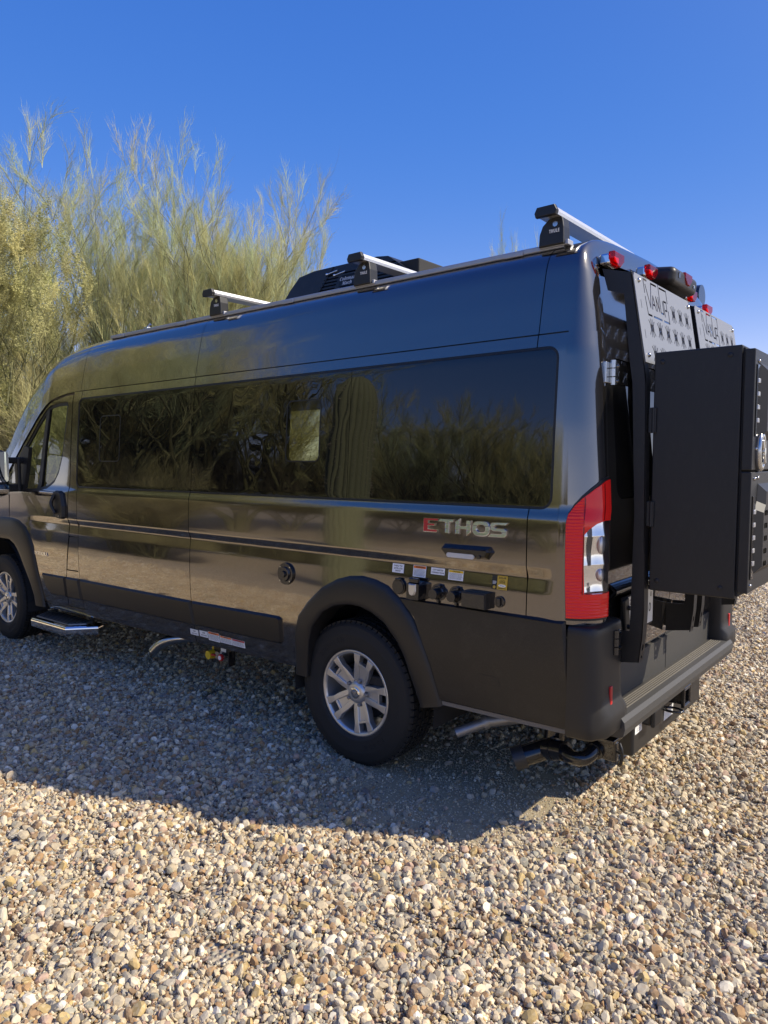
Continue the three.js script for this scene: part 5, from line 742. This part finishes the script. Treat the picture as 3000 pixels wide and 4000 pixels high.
function makeTree(name, label, category, { seed, height, spread, stems, density, lean = [0, 0], leafy = false, upright = 0.55, palette, group, barkMat = bark.green, low = 0.25, spraySize = 1.05 }) {
  const r = rng(seed), t = new THREE.Group(), trunk = new GB(), limbs = new GB(), tips = [];
  const grow = (p, d, len, rad, level) => {
    const n = level ? 4 : 5; let a = p.clone(); const dir = d.clone();
    for (let i = 0; i < n; i++) {
      dir.add(V((r() - 0.5) * 0.5 + lean[0] * 0.06, (r() - 0.4) * 0.25 * (level ? 1 : 0.3) + upright * 0.12, (r() - 0.5) * 0.5 + lean[1] * 0.06)).normalize();
      const b = a.clone().addScaledVector(dir, len / n), r0 = rad * (1 - 0.13 * i), r1 = rad * (1 - 0.13 * (i + 1)); cone3(level ? limbs : trunk, a, b, r0, r1, level > 1 ? 5 : 8); a = b;
      if (level < 3 && i > 0) { const m = level === 0 ? 1 + (r() > 0.4) : 1 + (r() > 0.5); for (let k = 0; k < m; k++) { const th = r() * 6.28, sd = V(Math.cos(th), 0.2 + 0.4 * r(), Math.sin(th)).normalize(), nd = dir.clone().multiplyScalar(0.6).addScaledVector(sd, 0.75).normalize(); grow(b, nd, len * (0.5 + 0.25 * r()), r1 * 0.62, level + 1); } }
      if (level >= 1) tips.push([b.clone(), dir.clone(), level]);
    }
  };
  for (let s = 0; s < stems; s++) { const th = 6.28 * (s + r() * 0.6) / stems, d = V(Math.cos(th) * spread + lean[0], 1, Math.sin(th) * spread + lean[1]).normalize(); grow(V(Math.cos(th) * 0.08, -0.05, Math.sin(th) * 0.08), d, height * (0.40 + 0.12 * r()), 0.020 * height * (0.8 + 0.4 * r()) * 0.75, 0); }
  let top = 0.1; for (const [p] of tips) top = Math.max(top, p.y); const k = (height - spraySize * 0.75) / top; // fit the height
  const S = new THREE.Matrix4().makeScale(k, k, k);
  mk('trunk', trunk.geo().applyMatrix4(S), barkMat, t); mk('limbs', limbs.geo().applyMatrix4(S), barkMat, t);
  const kinds = leafy ? leafSprays : sprays, lists = kinds.map(() => []);
  const target = Math.round(density); let n = 0;
  while (n < target) {
    const [p, d, level] = tips[Math.floor(r() * tips.length)], hgt = p.y * k / height; if (hgt < low * r()) { n += 0.2; continue; } if (hgt > 0.80 && r() < lerp(0.3, 1, smooth(0.80, 0.88, hgt))) { n += 0.3; continue; }
    const sd = V(r() - 0.5, r() * 0.9 - 0.15, r() - 0.5), dir = d.clone().multiplyScalar(0.6).add(sd).add(V(lean[0] * 0.3, lerp(-0.5, 1.0, smooth(0.15, 0.75, hgt)) * upright * 1.1, lean[1] * 0.3)).normalize();
    const q = new THREE.Quaternion().setFromUnitVectors(V(0, 1, 0), dir).multiply(new THREE.Quaternion().setFromAxisAngle(V(0, 1, 0), r() * 6.28)), s = spraySize * (0.65 + 0.6 * r());
    const w = clamp(1.5 * vnoise(p.x * 1.1 + p.z * 0.9 + 40, p.y * 0.9 + p.z * 0.6) - 0.35 + 0.4 * (r() - 0.5), 0, 1), c = palette[0].map((v, i) => lerp(v, palette[1][i], w)), b = 0.62 + 0.7 * r();
    lists[Math.floor(r() * kinds.length)].push([new THREE.Matrix4().compose(p.clone().multiplyScalar(k), q, V(s, s, s)), c.map((v) => v * b)]); n++;
  }
  kinds.forEach((g, i) => { const im = new THREE.InstancedMesh(g, leafy ? leafMat : twigMat, lists[i].length); im.name = 'crown'; im.userData.kind = 'stuff'; im.castShadow = im.receiveShadow = true; lists[i].forEach(([m, c], j) => { im.setMatrixAt(j, m); im.setColorAt(j, rgb(...c)); }); t.add(im); });
  return thing(t, name, label, category, group);
}
const GREEN = [0.43, 0.49, 0.25], TAN = [0.58, 0.53, 0.22], OLIVE = [0.36, 0.37, 0.13], GREY = [0.30, 0.27, 0.15];
const G1 = 'desert trees behind the van', G2 = 'desert trees across the gravel lot';
const A = makeTree('palo_verde_tree', 'tallest palo verde with airy pale green twigs behind the front crossbar', 'tree', { seed: 5, height: 8.5, spread: 0.45, stems: 5, density: 1150, lean: [0.05, -0.05], palette: [GREEN, TAN], group: G1, upright: 0.28, spraySize: 0.75 }); A.position.set(-8.75, 0, -4.65); A.scale.set(0.66, 0.86, 0.66);
const B = makeTree('palo_verde_tree', 'slim palo verde rising behind the windshield beside the leafy mesquite', 'tree', { seed: 9, height: 8.1, spread: 0.34, stems: 4, density: 900, lean: [0, 0], palette: [GREEN, TAN], group: G1, upright: 0.34, spraySize: 0.75 }); B.position.set(-8.85, 0, -3.28); B.scale.set(0.72, 0.90, 0.72);
const C = makeTree('palo_verde_tree', 'short palo verde with yellow green twigs crowded against the tallest palo verde', 'tree', { seed: 14, height: 6.7, spread: 0.5, stems: 5, density: 1000, lean: [0.12, -0.12], palette: [GREEN, TAN], group: G1, upright: 0.26, spraySize: 0.75 }); C.position.set(-8.45, 0, -4.7); C.scale.set(0.60, 1.0, 0.60);
const D = makeTree('mesquite_tree', 'leafy olive mesquite with a leaning yellow trunk beside the side mirror', 'tree', { seed: 21, height: 7.2, spread: 0.30, stems: 3, density: 300, lean: [0.02, 0.05], leafy: true, palette: [OLIVE, TAN], group: G1, upright: 0.55, spraySize: 0.8 }); D.position.set(-8.2, 0, -0.9); D.scale.set(0.72, 0.82, 0.72);
const E2 = makeTree('desert_shrub', 'dense tan tangle of twigs in front of the palo verdes', 'shrub', { seed: 31, height: 3.6, spread: 0.7, stems: 7, density: 900, palette: [GREY, TAN], group: G1, upright: 0.25, low: 0.05 }); E2.position.set(-8.6, 0, -2.0);
function again(src, label, group, [x, z], turn, k, ky = k) { const t = src.clone(); const base = src.name.replace(/_\d{3}$/, ''); t.userData = { ...src.userData }; thing(t, base, label, src.userData.category, group); t.position.set(x, 0, z); t.rotation.y = turn; t.scale.set(k, ky, k); scene.add(t); return t; }
again(E2, 'low thicket of bare twigs below the leafy mesquite', G1, [-7.4, -1.4], 2.1, 0.85);
again(E2, 'wide thicket of dry twigs under the tallest palo verde', G1, [-8.2, -4.6], 4.0, 1.15);
again(C, 'distant palo verde whose top shows above the rear roof bar', G1, [-5.6, -10.4], 1.2, 0.42, 1.03);
again(A, 'far palo verde behind the others with a rounded crown', G1, [-11.5, -6.2], 2.4, 0.95);
again(B, 'far slim palo verde at the end of the tree row', G1, [-12.6, -3.2], 0.7, 1.0);
// across the lot, mirrored in the windows and paint
[[C, -9.3, 5.9, 2.9, 1.15], [B, -11.4, 6.7, 4.1, 1.15], [E2, -8.7, 5.6, 1.4, 0.62], [E2, -10.4, 5.9, 3.0, 0.75], [A, -11.8, 10.0, 0.4, 0.95], [B, -14.6, 8.2, 2.0, 1.02], [C, -9.0, 11.6, 3.3, 0.84], [A, -17.5, 11.5, 5.0, 1.0], [C, -6.2, 11.4, 1.0, 0.74], [C, -3.9, 11.2, 2.6, 0.60], [D, -13.0, 5.6, 1.6, 0.9], [E2, -11.0, 11.0, 0.9, 1.0], [E2, -8.4, 12.4, 2.2, 0.9], [E2, -5.6, 12.8, 3.9, 0.88], [E2, -2.8, 13.2, 5.2, 0.8], [E2, -14.0, 9.6, 0.2, 1.1], [E2, -0.2, 13.8, 1.9, 0.9], [D, -19.0, 5.0, 0.2, 1.0]].forEach(([s, x, z, a, k]) => again(s, s === E2 ? 'twiggy desert shrub along the far edge of the gravel lot' : s === D ? 'leafy mesquite along the far edge of the gravel lot' : 'palo verde along the far edge of the gravel lot', G2 + (s === E2 ? ', shrubs' : s === D ? ', mesquites' : ', palo verdes'), [x, z], a, k));
// saguaro that the side windows mirror
{
  const g = new GB(), ribs = 20, nA = ribs * 8, nY = 46, H = 3.42, P = (i, j) => { const a = 2 * Math.PI * i / nA, v = j / nY, y = H * v, top = 1 - Math.pow(clamp((v - 0.86) / 0.14, 0, 1), 2.2), w = Math.sqrt(Math.max(0, top)), R = (0.255 + 0.035 * Math.sin(v * 2.6)) * w, q = R * (1 + 0.085 * Math.pow(Math.abs(Math.cos(a * ribs / 2)), 0.8) - 0.05); return [q * Math.cos(a), y - 0.05, q * Math.sin(a)]; };
  for (let i = 0; i < nA; i++) for (let j = 0; j < nY; j++) g.quad(P(i, j), P(i + 1, j), P(i + 1, j + 1), P(i, j + 1));
  const s = new THREE.Group(); mk('stem', g.geo(), std([0.22, 0.23, 0.12], { roughness: 0.8 }), s);
  const sp = new THREE.ConeGeometry(0.0035, 0.045, 4).rotateX(Math.PI / 2).translate(0, 0, 0.02), im = new THREE.InstancedMesh(sp, std([0.55, 0.48, 0.36], { roughness: 0.8 }), ribs * 40), r = rng(3); im.name = 'spines'; im.userData.kind = 'stuff'; let n = 0;
  for (let i = 0; i < ribs; i++) for (let j = 0; j < 40; j++) { const p = P(i * 8, r() * nY * 0.97), a = 2 * Math.PI * i / ribs + (r() - 0.5), o = new THREE.Object3D(); o.position.set(...p); o.lookAt(p[0] + Math.cos(a), p[1] + (r() - 0.5), p[2] + Math.sin(a)); o.updateMatrix(); im.setMatrixAt(n++, o.matrix); } s.add(im);
  thing(s, 'saguaro_cactus', 'tall ribbed green saguaro column mirrored in the side window', 'cactus'); s.position.set(-3.95, 0, 5.3);
}
renderer.render(scene, camera);
